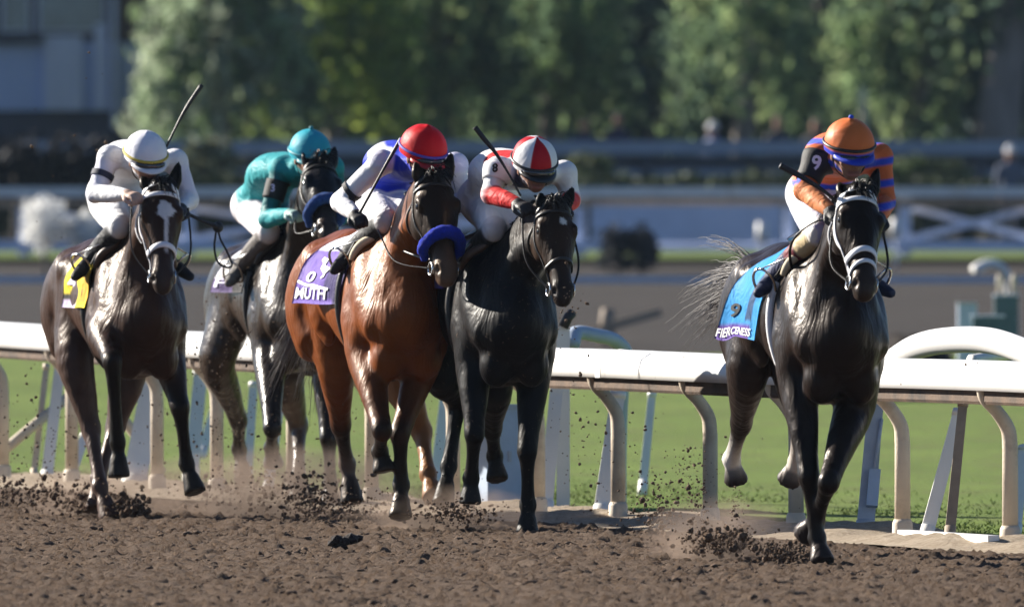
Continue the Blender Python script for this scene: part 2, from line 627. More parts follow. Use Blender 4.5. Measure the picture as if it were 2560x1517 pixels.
# harrowed dirt track: one fine sheet where the race passes, coarser ones on either side
def track_sheet(a0, a1, st):
    aa = np.arange(a0, a1 + st * .5, st); bb = np.arange(.30, 9.3, st)
    A_, B_ = np.meshgrid(aa, bb, indexing='ij')
    hz = (vnoise(A_ * 1.1, B_ * 1.6, 1) - .5) * .016 + (vnoise(A_ * 4.1, B_ * 5.5, 2) - .5) * .012 + (vnoise(A_ * 15, B_ * 19, 3) - .5) * .010
    hz += np.maximum(vnoise(A_ * 8, B_ * 10, 4) - .84, 0) * .16 - np.maximum(vnoise(A_ * 5, B_ * 6, 5) - .76, 0) * .20
    hz += .008 * np.sin(B_ * 2 * np.pi / .17 + 3 * vnoise(A_ * .6, B_ * .6, 6))
    g_ = np.random.default_rng(5)
    hz += (g_.random(hz.shape) - .5) * .013 + .022 * g_.random(hz.shape) ** 9
    Pg = R_ORG + A_[..., None] * R_DIR + B_[..., None] * R_NRM
    Pg[..., 2] = hz - .004
    return tag(np_mesh('dirt_track', Pg.reshape(-1, 3), grid_faces(len(aa), len(bb)), M_DIRT), kind='structure')


track_sheet(-12, 22.5, .026)
track_sheet(-34, -12, .07)
track_sheet(22.5, 30, .07)

# pale sandy strip at the foot of the rail
aa = np.arange(-34, 30, .06); bb = np.arange(-.62, .52, .05)
A_, B_ = np.meshgrid(aa, bb, indexing='ij')
hz = .03 + (vnoise(A_ * 2.2, B_ * 3, 7) - .3) * .06 + (vnoise(A_ * 9, B_ * 9, 8) - .5) * .03
hz = hz * np.clip((.52 - B_) / .3, 0, 1) * np.clip((B_ + .62) / .2, 0, 1) + .004
Pg = R_ORG + A_[..., None] * R_DIR + B_[..., None] * R_NRM; Pg[..., 2] = hz
tag(np_mesh('sand_strip', Pg.reshape(-1, 3), grid_faces(len(aa), len(bb)), M_SAND), kind='structure')

# turf course behind the rail
rows = []
ys = np.concatenate([np.linspace(66, 120, 90), np.linspace(122, 165, 20)])
nx_ = 60
for y in ys:
    x0 = (92.1 - y) / 3.44 + .55
    X = np.linspace(x0, 30, nx_)
    z = ground_z(y) - .012 + (vnoise(X * .8, np.full(nx_, y * .5), 9) - .5) * .05
    rows.append(np.stack([X, np.full(nx_, y), z], 1))
tag(np_mesh('turf_course', np.concatenate(rows), grid_faces(len(ys), nx_), M_TURF), kind='structure')
xs = np.linspace(-40, 40, 30); ys = np.linspace(251, 266, 10)
XX, YY = np.meshgrid(xs, ys)
tag(np_mesh('grass_verge', np.stack([XX, YY, ground_z(YY) + .03], -1).reshape(-1, 3), grid_faces(10, 30), M_TURF2), kind='structure')

# blades along the near edge of the turf
g = np.random.default_rng(12)
nb_ = 16000
a = g.uniform(-16, 12, nb_); b = -.55 - np.abs(g.normal(0, 1.6, nb_))
base = R_ORG + a[:, None] * R_DIR + b[:, None] * R_NRM
base[:, 2] = -.01
hgt = g.uniform(.008, .026, nb_); an = g.uniform(0, 6.28, nb_); wd = .006
d1 = np.stack([np.cos(an), np.sin(an), np.zeros(nb_)], 1) * wd
tip = base + np.stack([g.normal(0, .02, nb_), g.normal(0, .02, nb_), hgt], 1)
V = np.stack([base - d1, base + d1, tip], 1).reshape(-1, 3)
tag(np_mesh('grass', V, np.arange(nb_ * 3).reshape(-1, 3), M_TURF, None, False), 'short grass along the edge of the turf course', 'grass', kind='stuff')


# ------------------------------------------------------------------ clods
def ico():
    t = (1 + 5 ** .5) / 2
    v = np.array([[-1, t, 0], [1, t, 0], [-1, -t, 0], [1, -t, 0], [0, -1, t], [0, 1, t], [0, -1, -t], [0, 1, -t], [t, 0, -1], [t, 0, 1], [-t, 0, -1], [-t, 0, 1]], float)
    v /= np.linalg.norm(v[0])
    f = np.array([[0, 11, 5], [0, 5, 1], [0, 1, 7], [0, 7, 10], [0, 10, 11], [1, 5, 9], [5, 11, 4], [11, 10, 2], [10, 7, 6], [7, 1, 8], [3, 9, 4], [3, 4, 2], [3, 2, 6], [3, 6, 8], [3, 8, 9], [4, 9, 5], [2, 4, 11], [6, 2, 10], [8, 6, 7], [9, 8, 1]])
    return v, f


def clods(name, C, R_, label, seed=1, mat=None, flat=.7):
    g = np.random.default_rng(seed)
    v, f = ico()
    n = len(C)
    V = v[None] * (1 + g.normal(0, .24, (n, 12, 1)))
    V = V * np.stack([g.uniform(.7, 1.3, n), g.uniform(.7, 1.3, n), g.uniform(flat * .7, flat * 1.3, n)], 1)[:, None]
    an = g.uniform(0, 6.28, n); c, s = np.cos(an), np.sin(an)
    X = V[..., 0] * c[:, None] - V[..., 1] * s[:, None]; Y = V[..., 0] * s[:, None] + V[..., 1] * c[:, None]
    V = np.stack([X, Y, V[..., 2]], -1) * np.asarray(R_)[:, None, None] + np.asarray(C)[:, None]
    Fc = (f[None] + 12 * np.arange(n)[:, None, None]).reshape(-1, 3)
    return tag(np_mesh(name, V.reshape(-1, 3), Fc, mat or M_CLOD, None, False), label, 'dirt', kind='stuff')


g = np.random.default_rng(21)
n = 16000
y = g.uniform(70.5, 96, n); x = g.uniform(-3.3, 3.3, n) * y / 80
b = (np.stack([x, y, 0 * x], 1) - R_ORG) @ R_NRM
ok = b > .35
x, y = x[ok], y[ok]; n = len(x)
r = .003 + .006 * g.random(n) + .022 * g.random(n) ** 14
clods('loose_soil', np.stack([x, y, r * .1 + g.normal(0, .004, n)], 1), r, 'loose clods of brown soil over the dirt track', 2, flat=.5)


def plume(u0, v0, u1, v1, D0, D1, n, r0, r1, g, p=1.0):
    """clods thrown up in the air between two places of the picture, at distances D0..D1"""
    t = g.random(n) ** p
    u = u0 + (u1 - u0) * t; v = v0 + (v1 - v0) * t
    D = g.uniform(D0, D1, n)
    return u, v, D, r0 + (r1 - r0) * g.random(n) ** 3


g = np.random.default_rng(33)
PC, PR = [], []
def cloud(u, v, su, sv, D0, D1, n, r0, r1):
    n = int(n * 1.5)
    uu = g.normal(u, su, n); vv = g.normal(v, sv, n); DD = g.uniform(D0, D1, n)
    P = np.stack([(uu - 1280) / F * DD, DD, H - (vv - VH) / F * DD], 1)
    P[:, 2] = np.maximum(P[:, 2], .005)
    PC.append(P); PR.append(r0 * .8 + (r1 * .85 - r0) * g.random(n) ** 4)
def stream(path, w0, w1, D0, D1, n, r0, r1):
    path = np.array(path, float); t = g.random(n) * (len(path) - 1); i = t.astype(int); f_ = (t - i)[:, None]
    q_ = path[i] * (1 - f_) + path[np.minimum(i + 1, len(path) - 1)] * f_
    w_ = w0 + (w1 - w0) * t / (len(path) - 1)
    uu = q_[:, 0] + g.normal(0, 1, n) * w_; vv = q_[:, 1] + g.normal(0, 1, n) * w_; DD = g.uniform(D0, D1, n)
    P = np.stack([(uu - 1280) / F * DD, DD, H - (vv - VH) / F * DD], 1); P[:, 2] = np.maximum(P[:, 2], .005)
    PC.append(P); PR.append(r0 * .8 + (r1 * .85 - r0) * g.random(n) ** 4)
# behind the orange jockey's horse
stream([(1715, 1140), (1735, 1220), (1760, 1330)], 26, 16, 80.6, 81.6, 190, .004, .013)
stream([(1835, 1235), (1850, 1310), (1880, 1370)], 12, 16, 80.6, 81.4, 160, .003, .009)
cloud(1790, 1352, 48, 20, 80.4, 81.3, 420, .006, .024)
cloud(1960, 1385, 40, 16, 80.0, 80.8, 300, .006, .022)
cloud(1660, 1250, 110, 90, 80.5, 83, 120, .004, .012)
cloud(1640, 1270, 32, 40, 82, 83.5, 110, .006, .02)
cloud(1470, 1080, 60, 90, 82, 86, 60, .004, .012)
cloud(1420, 780, 20, 60, 84, 87, 26, .004, .014)
# under the pack
cloud(235, 1258, 42, 18, 91.7, 92.5, 330, .007, .026)
cloud(322, 1272, 24, 18, 91.4, 92.0, 260, .008, .026)
cloud(100, 1240, 90, 22, 91, 93, 340, .006, .022)
cloud(120, 1120, 110, 90, 91, 95, 190, .005, .014)
cloud(640, 1235, 90, 34, 91.5, 94, 420, .006, .022)
cloud(790, 1245, 50, 34, 90.5, 92.5, 330, .006, .022)
cloud(620, 1060, 130, 110, 91, 95, 260, .004, .012)
cloud(560, 860, 60, 90, 92, 94, 80, .004, .012)
cloud(930, 1270, 120, 22, 88, 91, 260, .005, .018)
cloud(1140, 1285, 50, 16, 87.2, 88.5, 300, .006, .020)
cloud(1000, 1100, 130, 110, 88, 92, 120, .004, .010)
cloud(150, 330, 140, 150, 91, 96, 16, .004, .014)
cloud(700, 400, 500, 150, 88, 97, 14, .003, .008)
clods('flying_dirt', np.concatenate(PC), np.concatenate(PR), 'clods of dark soil kicked up by the hooves', 5, flat=.9)

# one big dark clod lying on its own
v, f = ico()
gg = np.random.default_rng(3)
c0 = px(845, 1368, 83.6); c0[2] = .035
mb = MB()
for k_ in range(14):
    mb.add(v * (1 + gg.normal(0, .2, (12, 1))) * np.array([.035, .035, .026]) * gg.uniform(.6, 1.2) + c0 + np.array([gg.normal(0, .04), gg.normal(0, .03), gg.normal(0, .012)]), f.tolist())
M_CLOD2 = simple('damp_soil', (.022, .015, .012), .9, .3, 30, .6, 80)
tag(mb.build('dirt_clod', M_CLOD2, None, False, tuple(c0)), 'large damp black clod lying in front of the bay horse', 'clod')

# ------------------------------------------------------------------ paints
M_WHITE = simple('white_paint', (.80, .79, .76), .45, .06, 3, .08, 60, dirt=(.42, .33, .24), dirt_amt=.10)
M_RAILW = simple('rail_white', (.82, .81, .79), .4, .04, 2.0, .05, 60, dirt=(.30, .20, .13), dirt_amt=.02)
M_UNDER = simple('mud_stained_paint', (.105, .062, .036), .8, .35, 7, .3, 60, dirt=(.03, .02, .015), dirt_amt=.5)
M_CREAM = simple('dusty_cream_paint', (.62, .52, .40), .6, .12, 5, .15, 60, dirt=(.33, .24, .17), dirt_amt=.35)
M_GREYP = simple('grey_galvanised', (.42, .45, .50), .5, .15, 6, .1, 60, dirt=(.3, .28, .25), dirt_amt=.3)
M_BLUEP = simple('pale_blue_paint', (.42, .50, .62), .5, .12, 4, .1, 40)
M_BROWNP = simple('weathered_brown_paint', (.30, .23, .17), .7, .2, 8, .2, 60)
M_PANEL = simple('shade_blue_white', (.64, .70, .86), .6, .08, 2, .05, 20)  # white boards tinted blue: their shade is put into the colour
M_FENCEG = simple('grey_fence_paint', (.28, .33, .40), .6, .12, 2, .1, 20)
M_DARKF = simple('shaded_fence_boards', (.045, .055, .07), .8, .3, 1.5, .2, 10)  # the shadow over the fence is put into this dark board colour
M_GREENB = simple('teal_box_paint', (.085, .14, .165), .5, .2, 5, .1, 30)
M_BARK = simple('bark', (.22, .19, .17), .9, .3, 3, .8, 12, stretch=(1, 1, .25))


# ------------------------------------------------------------------ inside rail: hood, beam, gooseneck posts
def rail_z(x):
    return .943 + .065 * np.clip(-np.asarray(x) / 3.3, 0, 1.3)


rail = empty('track_rail', (0, 92.1, 0), 'long white safety rail with a hooded top on curved cream posts along the dirt track', 'rail')
o3 = np.array([0, 92.1, 0])
av = np.linspace(-40, 24, 130)
prof = [(-.20, -.055), (-.17, -.012), (-.10, .0), (-.03, -.012), (.015, -.045), (.035, -.10), (.036, -.150), (.026, -.150), (.022, -.10), (.0, -.055), (-.04, -.028), (-.10, -.016), (-.165, -.028), (-.19, -.06)]
V = []
for a in av:
    c = AB(a, 0)
    z0 = float(rail_z(c[0])) + .004 * math.sin(a * .9)
    for (b_, z_) in prof:
        V.append(c + R_NRM * b_ + np.array([0, 0, z0 + z_]) - o3)
m = len(prof)
f = [[i * m + j, i * m + (j + 1) % m, (i + 1) * m + (j + 1) % m, (i + 1) * m + j] for i in range(len(av) - 1) for j in range(m)]
np_mesh('hood', np.array(V), f, M_RAILW, rail)
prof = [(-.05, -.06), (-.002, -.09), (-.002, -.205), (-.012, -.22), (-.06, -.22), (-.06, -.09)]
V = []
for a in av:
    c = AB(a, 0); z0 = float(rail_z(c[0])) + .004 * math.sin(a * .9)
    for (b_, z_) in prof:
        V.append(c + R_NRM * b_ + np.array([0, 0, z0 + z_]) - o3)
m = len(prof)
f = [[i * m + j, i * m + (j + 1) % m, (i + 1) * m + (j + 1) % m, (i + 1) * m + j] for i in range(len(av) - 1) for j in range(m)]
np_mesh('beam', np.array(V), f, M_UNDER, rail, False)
xpost = [2.98, 2.50, 2.0, 1.485, 1.054, .575, .143, -.33, -.80, -1.27, -1.74, -2.12, -2.68, -3.15, -3.62, 3.45, -4.1]
for i, x in enumerate(xpost):
    y = 92.1 - 3.44 * x
    base = np.array([x, y, 0.0])
    z0 = float(rail_z(x))
    pb = base - R_NRM * 0.0
    arm = catmull([base + R_NRM * .15 + [0, 0, z0 - .135], base + R_NRM * .13 + [0, 0, z0 - .19], base + R_NRM * .07 + [0, 0, z0 - .25], base + R_NRM * .012 + [0, 0, z0 - .34], base + [0, 0, z0 - .44]], 6)
    mb = MB()
    mb.tube(np.vstack([arm, base + [0, 0, .085]]) - o3, np.concatenate([np.linspace(.030, .040, len(arm)), [.041]]), 14)
    po = mb.build('post', M_CREAM, rail)
    mb = MB(); mb.tube(np.array([base + [0, 0, .12], base + [0, 0, .10], base + [0, 0, .03], base + [0, 0, -.05]]) - o3, [.044, .052, .054, .062], 14)
    mb.build('foot', M_CREAM, po)
# hood sits out over the track: shift the rail so the posts stand behind it
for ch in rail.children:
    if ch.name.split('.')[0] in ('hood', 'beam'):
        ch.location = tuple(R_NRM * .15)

# mud thrown on the hood's face, and the seams where its lengths meet
g = np.random.default_rng(61)
v, f = ico()
mb = MB()
for i in range(170):
    a = g.uniform(-14, 11); t_ = g.random()
    pz = np.interp(t_, [0, .35, 1], [-.012, -.05, -.145]); pb = np.interp(t_, [0, .35, 1], [-.02, .017, .037])
    c = AB(a, 0); z0 = float(rail_z(c[0])) + .004 * math.sin(a * .9)
    r_ = .003 + .008 * g.random() ** 4
    mb.add(v * (1 + g.normal(0, .2, (12, 1))) * np.array([r_ * .6, r_, r_]) + c + R_NRM * (pb + .15) + np.array([0, 0, z0 + pz]) - o3, f.tolist())
mb.build('mud_spatter', M_CLOD, rail, False)['kind'] = 'stuff'
for a in np.arange(-25, 16, 4.55):
    c = AB(a, 0); z0 = float(rail_z(c[0])) + .004 * math.sin(a * .9)
    pr = [(-.201, -.054), (-.171, -.010), (-.10, .003), (-.029, -.010), (.017, -.044), (.038, -.10), (.039, -.151)]
    pts = [c + R_NRM * (b_ + .15) + np.array([0, 0, z0 + z_]) - o3 for b_, z_ in pr]
    V = []
    for w_ in (-.045, .045):
        for k_, p in enumerate(pts):
            V.append(p + R_DIR * w_)
        for p, (b_, z_) in zip(pts, pr):
            V.append(p + R_DIR * w_ + np.array([0, 0, -.006]) - R_NRM * (.004 if b_ > -.05 else -.004))
    m_ = len(pts)
    f_ = [[i, i + 1, 2 * m_ + i + 1, 2 * m_ + i] for i in range(m_ - 1)] + [[i, i + 1, m_ + i + 1, m_ + i] for i in range(m_ - 1)] + [[2 * m_ + i, 3 * m_ + i, 3 * m_ + i + 1, 2 * m_ + i + 1] for i in range(m_ - 1)]
    np_mesh('joint_sleeve', np.array(V), f_, M_WHITE, rail, False)

# white board on the sand
c = px(2370, 1374, 83.9); c[2] = .05
yr = math.atan2(R_DIR[1], R_DIR[0])
Rz = np.array([[math.cos(yr), -math.sin(yr), 0], [math.sin(yr), math.cos(yr), 0], [0, 0, 1]])
tag(MB().box((0, 0, 0), (1.5, .06, .055), Rz).build('ground_board', M_WHITE, None, False), 'white board lying on the sand between two rail posts', 'board').location = tuple(c)


# ------------------------------------------------------------------ leaning poles behind the rail
def ground_D(v):
    return F * H / (v - VH)


def leaning_pole(u0, v0, u1, v1, wpx, mat, label, lean_back=.25, foot=None, box=False):
    D = ground_D(v1) + .0
    D = max(D, 83.0)
    x1 = (u1 - 1280) / F * D
    # keep it behind the rail line
    need = 92.1 - 3.44 * x1 + .7
    if D < need:
        D = need
    b_ = px(u1, v1, D); t_ = px(u0, v0, D + lean_back)
    zb = float(ground_z(D)) - .02
    b_ = b_ + (t_ - b_) * ((zb - b_[2]) / (t_[2] - b_[2]))
    r = wpx / F * D / 2
    root = empty('rail_pole', tuple(b_), label, 'pole', 'leaning poles behind the rail')
    d = t_ - b_
    dn = unit(d); s1 = unit(np.cross(dn, [0, 1, .1])); s2 = np.cross(s1, dn)
    # channel section: flat front and two flanges
    q = np.array([[-1, -.35], [1, -.35], [1, .6], [.72, .6], [.72, -.1], [-.72, -.1], [-.72, .6], [-1, .6]]) * r
    V = []
    for t in (0, .5, 1):
        for x, y in q * (1 - .12 * t):
            V.append(d * t + s1 * x + s2 * y)
    n_ = len(q)
    f = [[i * n_ + j, i * n_ + (j + 1) % n_, (i + 1) * n_ + (j + 1) % n_, (i + 1) * n_ + j] for i in range(2) for j in range(n_)]
    f += [[0, 1, 4, 5][::-1], [1, 2, 3, 4][::-1], [0, 5, 6, 7][::-1]]
    f += [[2 * n_ + j for j in q4] for q4 in ([0, 1, 4, 5], [1, 2, 3, 4], [0, 5, 6, 7])]
    np_mesh('shaft', np.array(V), f, mat, root, False)
    MB().tube([d * .0 - dn * .02, d * .14], r * 1.12, 10).build('sleeve', mat, root)
    MB().tube([d * .97, d * 1.015], r * 1.05, 10).build('cap', mat, root)
    if box:
        c = d * .36 - s2 * r * .9 - s1 * r * .5
        MB().box(c, (r * 1.3, r * .9, .20), np.stack([s1, s2, dn], 1)).build('latch_box', M_BLUEP, root, False)
        MB().tube([c + dn * .1, d * .86 - s1 * r * .8 - s2 * r * .5], r * .22, 8).build('strut', M_GREYP, root)
    return root


POLES = [
    (1545, 985, 1500, 1303, 40, M_WHITE, 'wide pale leaning pole close beside a cream rail post'),
    (1630, 985, 1606, 1228, 22, M_WHITE, 'thin white leaning pole alone on the turf right of the twin poles'),
    (2190, 1000, 2160, 1362, 44, M_GREYP, 'grey leaning pole with a latch box and strut'),
    (2398, 1030, 2310, 1358, 34, M_WHITE, 'clean white pole leaning against a brown one'),
    (2408, 1005, 2372, 1360, 26, M_BROWNP, 'brown pole that a white pole leans against'),
    (2560, 1120, 2538, 1330, 30, M_WHITE, 'white leaning pole half hidden by the last rail post'),
    (1392, 960, 1362, 1290, 36, M_WHITE, 'pale pole just past the muddy dark horse'),
    (116, 915, 82, 1205, 17, M_CREAM, 'slim cream pole at the far end of the rail'),
    (150, 912, 114, 1216, 30, M_WHITE, 'pale pole left of the rump of the star-faced horse'),
    (212, 1090, 165, 1222, 26, M_WHITE, 'short white pole under the crossing cream brace'),
    (385, 935, 332, 1226, 62, M_WHITE, 'widest pale pole, seen between the legs of the star-faced horse'),
    (502, 930, 476, 1200, 38, M_WHITE, 'pale upright pole right of the forelegs of the star-faced horse'),
    (548, 985, 502, 1140, 26, M_WHITE, 'white slanting pole behind the hind leg of the grey-sheened horse'),
    (634, 960, 618, 1200, 24, M_WHITE, 'white pole between the legs of the grey-sheened horse'),
    (704, 975, 668, 1236, 26, M_WHITE, 'pale pole behind the folded foreleg of the grey-sheened horse'),
    (1118, 965, 1090, 1215, 34, M_WHITE, 'pale pole between the bay horse and the muddy horse'),
]
for i, p in enumerate(POLES):
    leaning_pole(*p, box=(i == 2))


def brace(u0, v0, u1, v1, D, wpx, label):
    a, b = px(u0, v0, D), px(u1, v1, D + .2)
    r = wpx / F * D / 2
    o = MB().tube([a - a, (b - a) * .5 + [0, 0, .004], b - a], r, 12)
    ob = o.build('brace_pipe', M_CREAM, None, True)
    ob.location = tuple(a)
    return tag(ob, label, 'brace', 'cream brace pipes')


brace(-60, 1185, 176, 988, 103.6, 26, 'cream pipe sloping up beside the rump of the star-faced horse')
brace(296, 1030, 405, 1180, 101.6, 26, 'cream pipe sloping down to a rail post under the star-faced horse')

# grey-blue utility box
D = 94.6
c = px(1243, 1282, D); c[2] = 0
ub = empty('utility_box', tuple(c), 'tall blue grey utility box behind the legs of the muddy horse', 'utility box')
Rb = np.array([[math.cos(.5), -math.sin(.5), 0], [math.sin(.5), math.cos(.5), 0], [0, 0, 1]])
MB().box((0, 0, .28), (.22, .18, .57), Rb).build('cabinet', M_BLUEP, ub, False)
MB().box((0, 0, .58), (.245, .205, .03), Rb).build('lid', M_GREYP, ub, False)
MB().box((0, 0, .005), (.27, .22, .05), Rb).build('plinth', M_GREYP, ub, False)
MB().box(Rb @ np.array([.03, -.094, .30]), (.02, .01, .06), Rb).build('handle', M_GREYP, ub, False)


def hoop(name, pts, D, wpx, mat, label, cat='rail', spread=0.8, flat=.8):
    P = catmull([px(u, v, D + spread * i / len(pts)) for i, (u, v) in enumerate(pts)], 8)
    o = MB().tube(P - P[0], wpx / F * D / 2, 14, flat=flat, side=np.array([0, 0, 1.0])).build(name, mat)
    o.location = tuple(P[0])
    return tag(o, label, cat)


hoop('rail_hoop', [(2200, 935), (2240, 898), (2300, 864), (2380, 850), (2470, 851), (2540, 870), (2600, 900), (2645, 950), (2660, 1040), (2662, 1200), (2662, 1330)], 88.6, 52, M_RAILW, 'white curved pipe arching above the rail', 'pipe', -4.5, 1.25)
hoop('rail_hoop', [(2430, 900), (2470, 893), (2530, 884), (2600, 880), (2650, 910), (2672, 1000), (2675, 1150), (2675, 1285)], 90.5, 36, M_WHITE, 'white pipe end under the big arched pipe', 'pipe')
hoop('rail_hoop', [(1428, 862), (1440, 832), (1490, 838), (1535, 850), (1560, 880), (1556, 930), (1548, 1020), (1545, 1150), (1545, 1262)], 95.5, 44, M_BLUEP, 'pale blue curved pipe end showing above the rail', 'pipe')
c = px(1408, 880, 93.6)
eb = empty('rail_end', (c[0], c[1], 0), 'white square post end with a dark clamp above the rail', 'post')
MB().box((0, 0, (c[2] + .14) / 2), (.075, .09, c[2] + .14)).build('post', M_WHITE, eb, False)
MB().tube([[.0, -.05, c[2] + .14], [.03, -.05, c[2] + .20], [.05, -.03, c[2] + .22]], .028, 10).build('clamp', simple('black_clamp', (.02, .02, .022), .6), eb)

# ------------------------------------------------------------------ middle distance
def fence_line(name, D, x0, x1, ztop, h, mat, label, step=3.0, pw=.09, rails=(1.0,), gnd=None, th=.06):
    r = empty(name, ((x0 + x1) / 2, D, 0), label, 'fence')
    zg = float(ground_z(D)) if gnd is None else gnd
    o = np.array([(x0 + x1) / 2, D, 0])
    for k_ in rails:
        MB().box(np.array([0, 0, zg + (ztop - zg) * k_ - h / 2]), (x1 - x0, th, h)).build('rail', mat, r, False)
    for x in np.arange(x0, x1 + .1, step):
        MB().box(np.array([x - o[0], th / 2 + pw / 2 + .003, zg + (ztop - zg) / 2 - .04]), (pw, pw, ztop - zg - .02)).build('post', mat, r, False)
    return r


fence_line('inner_rail', 198, -14, 14, float(px(0, 690, 198)[2]), .085, M_BLUEP, 'low pale blue rail crossing the far dirt track', 3.5, .05)
hoop('rail_hoop', [(2436, 676), (2462, 662), (2492, 664), (2515, 690), (2528, 728), (2531, 790), (2531, 850), (2531, 880)], 172, 34, M_WHITE, 'pale gooseneck pipe standing above the far rail', 'pipe', .5)

# backstretch fence with crossed braces and a white panel
D = 245
bf = empty('backstretch_fence', (0, D, 0), 'white fence of rails and crossed braces along the backstretch', 'fence')
def P245(u, v, dy=0.0): return px(u, v, D + dy) - np.array([0, D, 0])
def bar(a, b, h, th, name, mat, parent=bf):
    a, b = np.asarray(a), np.asarray(b); d = b - a; L_ = np.linalg.norm(d)
    ang = math.atan2(d[2], d[0])
    R_ = np.array([[math.cos(ang), 0, -math.sin(ang)], [0, 1, 0], [math.sin(ang), 0, math.cos(ang)]])
    return MB().box((a + b) / 2, (L_, th, h), R_).build(name, mat, parent, False)
pxm = D / F
bar(P245(-700, 480), P245(3300, 480), 24 * pxm, .10, 'rail', M_WHITE)
bar(P245(-700, 508, .1), P245(3300, 508, .1), 20 * pxm, .06, 'rail', M_BROWNP)
bar(P245(-700, 614), P245(3300, 614), 26 * pxm, .08, 'rail', M_PANEL)
for u in (-420, 60, 470, 960, 1450, 1975, 2262, 2600, 3050):
    bar(P245(u, 640, .12), P245(u, 494, .12), 30 * pxm, .09, 'post', M_PANEL)
for u0, u1 in ((485, 945), (2280, 2585), (75, 455), (975, 1435)):
    bar(P245(u0, 596, .22), P245(u1, 520, .22), 16 * pxm, .05, 'brace', M_PANEL)
    bar(P245(u0, 520, .30), P245(u1, 596, .30), 16 * pxm, .05, 'brace', M_PANEL)
c = P245(1712, 560, -.08)
bn = bar(P245(1478, 560, -.10), P245(1955, 560, -.10), 92 * pxm, .03, 'panel', M_PANEL)
# pale markers on posts
for u, v in ((2240, 572), (1906, 583)):
    a = px(u, v, 243.6)
    zb = float(ground_z(243.6))
    mk = empty('marker', (a[0], a[1], zb), {2240: 'bright white marker in front of the crossed braces', 1906: 'small white marker in front of the long pale panel'}[u], 'marker', 'white markers')
    MB().tube([[0, 0, -.05], [0, 0, a[2] - zb]], .03, 8).build('stake', M_PANEL, mk)
    MB().tube([[0, 0, a[2] - zb - .14], [0, 0, a[2] - zb + .16]], [.095, .085], 12).build('head', M_WHITE, mk)
# dark tufts
def leafy(name, c, size, n, leaf, cols, label, cat, seed, mat, group=None, trunk=None):
    g = np.random.default_rng(seed)
    d = g.normal(0, 1, (n, 3)); d /= np.linalg.norm(d, axis=1)[:, None]
    rr = g.random(n) ** .4
    bump_ = 1 + .25 * np.sin(d[:, 0] * 5 + seed) * np.sin(d[:, 2] * 6 + seed * 2)
    P = d * rr[:, None] * bump_[:, None] * np.asarray(size)
    root = empty(name, tuple(c), label, cat, group)
    leaf_mesh('foliage', P, leaf, cols, g, mat, root)
    if trunk is not None:
        MB().tube(trunk[0], trunk[1], 8).build('trunk', M_BARK, root)
    return root


def leaf_mesh(name, P, leaf, cols, g, mat, parent, hang=0.0, tint=None):
    n = len(P)
    a = g.normal(0, 1, (n, 3)); a[:, 2] -= hang; a /= np.linalg.norm(a, axis=1)[:, None]
    b = np.cross(a, g.normal(0, 1, (n, 3))); b /= np.linalg.norm(b, axis=1)[:, None] + 1e-6
    s = leaf * g.uniform(.6, 1.4, n)[:, None]
    V = np.stack([P - a * s, P + b * s * .42, P + a * s, P - b * s * .42], 1).reshape(-1, 3)
    cols = np.asarray(cols, float)
    if tint is None:
        ci = g.integers(0, len(cols), n); c = cols[ci] * g.uniform(.75, 1.25, (n, 1))
    else:
        c = tint * g.uniform(.8, 1.2, (n, 1))
    return np_mesh(name, V, np.arange(n * 4).reshape(-1, 4), mat, parent, False, np.repeat(c, 4, axis=0))


def leaf_mat(name, trans=.25):
    m, nt, b = mat_new(name)
    a = nt.nodes.new('ShaderNodeAttribute'); a.attribute_name = 'Col'
    nz = noise(nt, 3.0, 3, .6, coords(nt))
    r = ramp(nt, nz.outputs[0], [(.3, (.8, .8, .8)), (.7, (1.15, 1.15, 1.15))])
    mx = nt.nodes.new('ShaderNodeMixRGB'); mx.blend_type = 'MULTIPLY'; mx.inputs[0].default_value = 1
    nt.links.new(a.outputs['Color'], mx.inputs[1]); nt.links.new(r.outputs[0], mx.inputs[2])
    nt.links.new(mx.outputs[0], b.inputs['Base Color'])
    b.inputs['Roughness'].default_value = .75; b.inputs['Specular IOR Level'].default_value = .2
    tr = nt.nodes.new('ShaderNodeBsdfTranslucent'); nt.links.new(mx.outputs[0], tr.inputs['Color'])
    ms = nt.nodes.new('ShaderNodeMixShader'); ms.inputs[0].default_value = trans
    nt.links.new(b.outputs[0], ms.inputs[1]); nt.links.new(tr.outputs[0], ms.inputs[2])
    nt.links.new(ms.outputs[0], nt.nodes['Material Output'].inputs['Surface'])
    return m


M_LEAF = leaf_mat('leaves', .55)
M_LEAFD = leaf_mat('hedge_leaves', .12)
M_BLOSS = leaf_mat('white_blossom', .45)
DARKG = [(.030, .045, .030), (.045, .065, .035), (.025, .035, .03)]
for u, w_, h_, lb in ((1545, .30, .33, 'dark grey shrub on the grass verge, the taller of a pair'), (1608, .22, .30, 'dark grey shrub on the grass verge beside a taller one')):
    a = px(u, 612, 240); a[2] = float(ground_z(240)) + .30
    leafy('shrub', a, (w_, .25, h_ + .03), 420, .07, [(.05, .055, .065), (.07, .07, .075), (.03, .035, .045)], lb, 'shrub', u, M_LEAFD, 'dark shrubs on the verge', trunk=([[0, 0, -.4], [0, 0, .1]], .03))
# plank and stump on the far dirt
a = px(1572, 803, 172); zg = float(ground_z(172))
o = MB().box((0, 0, 0), (.70, .12, .085), np.array([[math.cos(.28), 0, -math.sin(.28)], [0, 1, 0], [math.sin(.28), 0, math.cos(.28)]])).build('plank', M_BROWNP, None, False)
o.location = tuple(a); tag(o, 'weathered plank tilted up on the far dirt', 'plank')
a = px(1518, 800, 174)
o = MB().tube([[0, 0, -.3], [0, 0, 0], [.01, 0, .12]], [.09, .08, .07], 10).build('stump', M_BROWNP); o.location = tuple(a)
tag(o, 'short pale stump beside the tilted plank', 'stump')
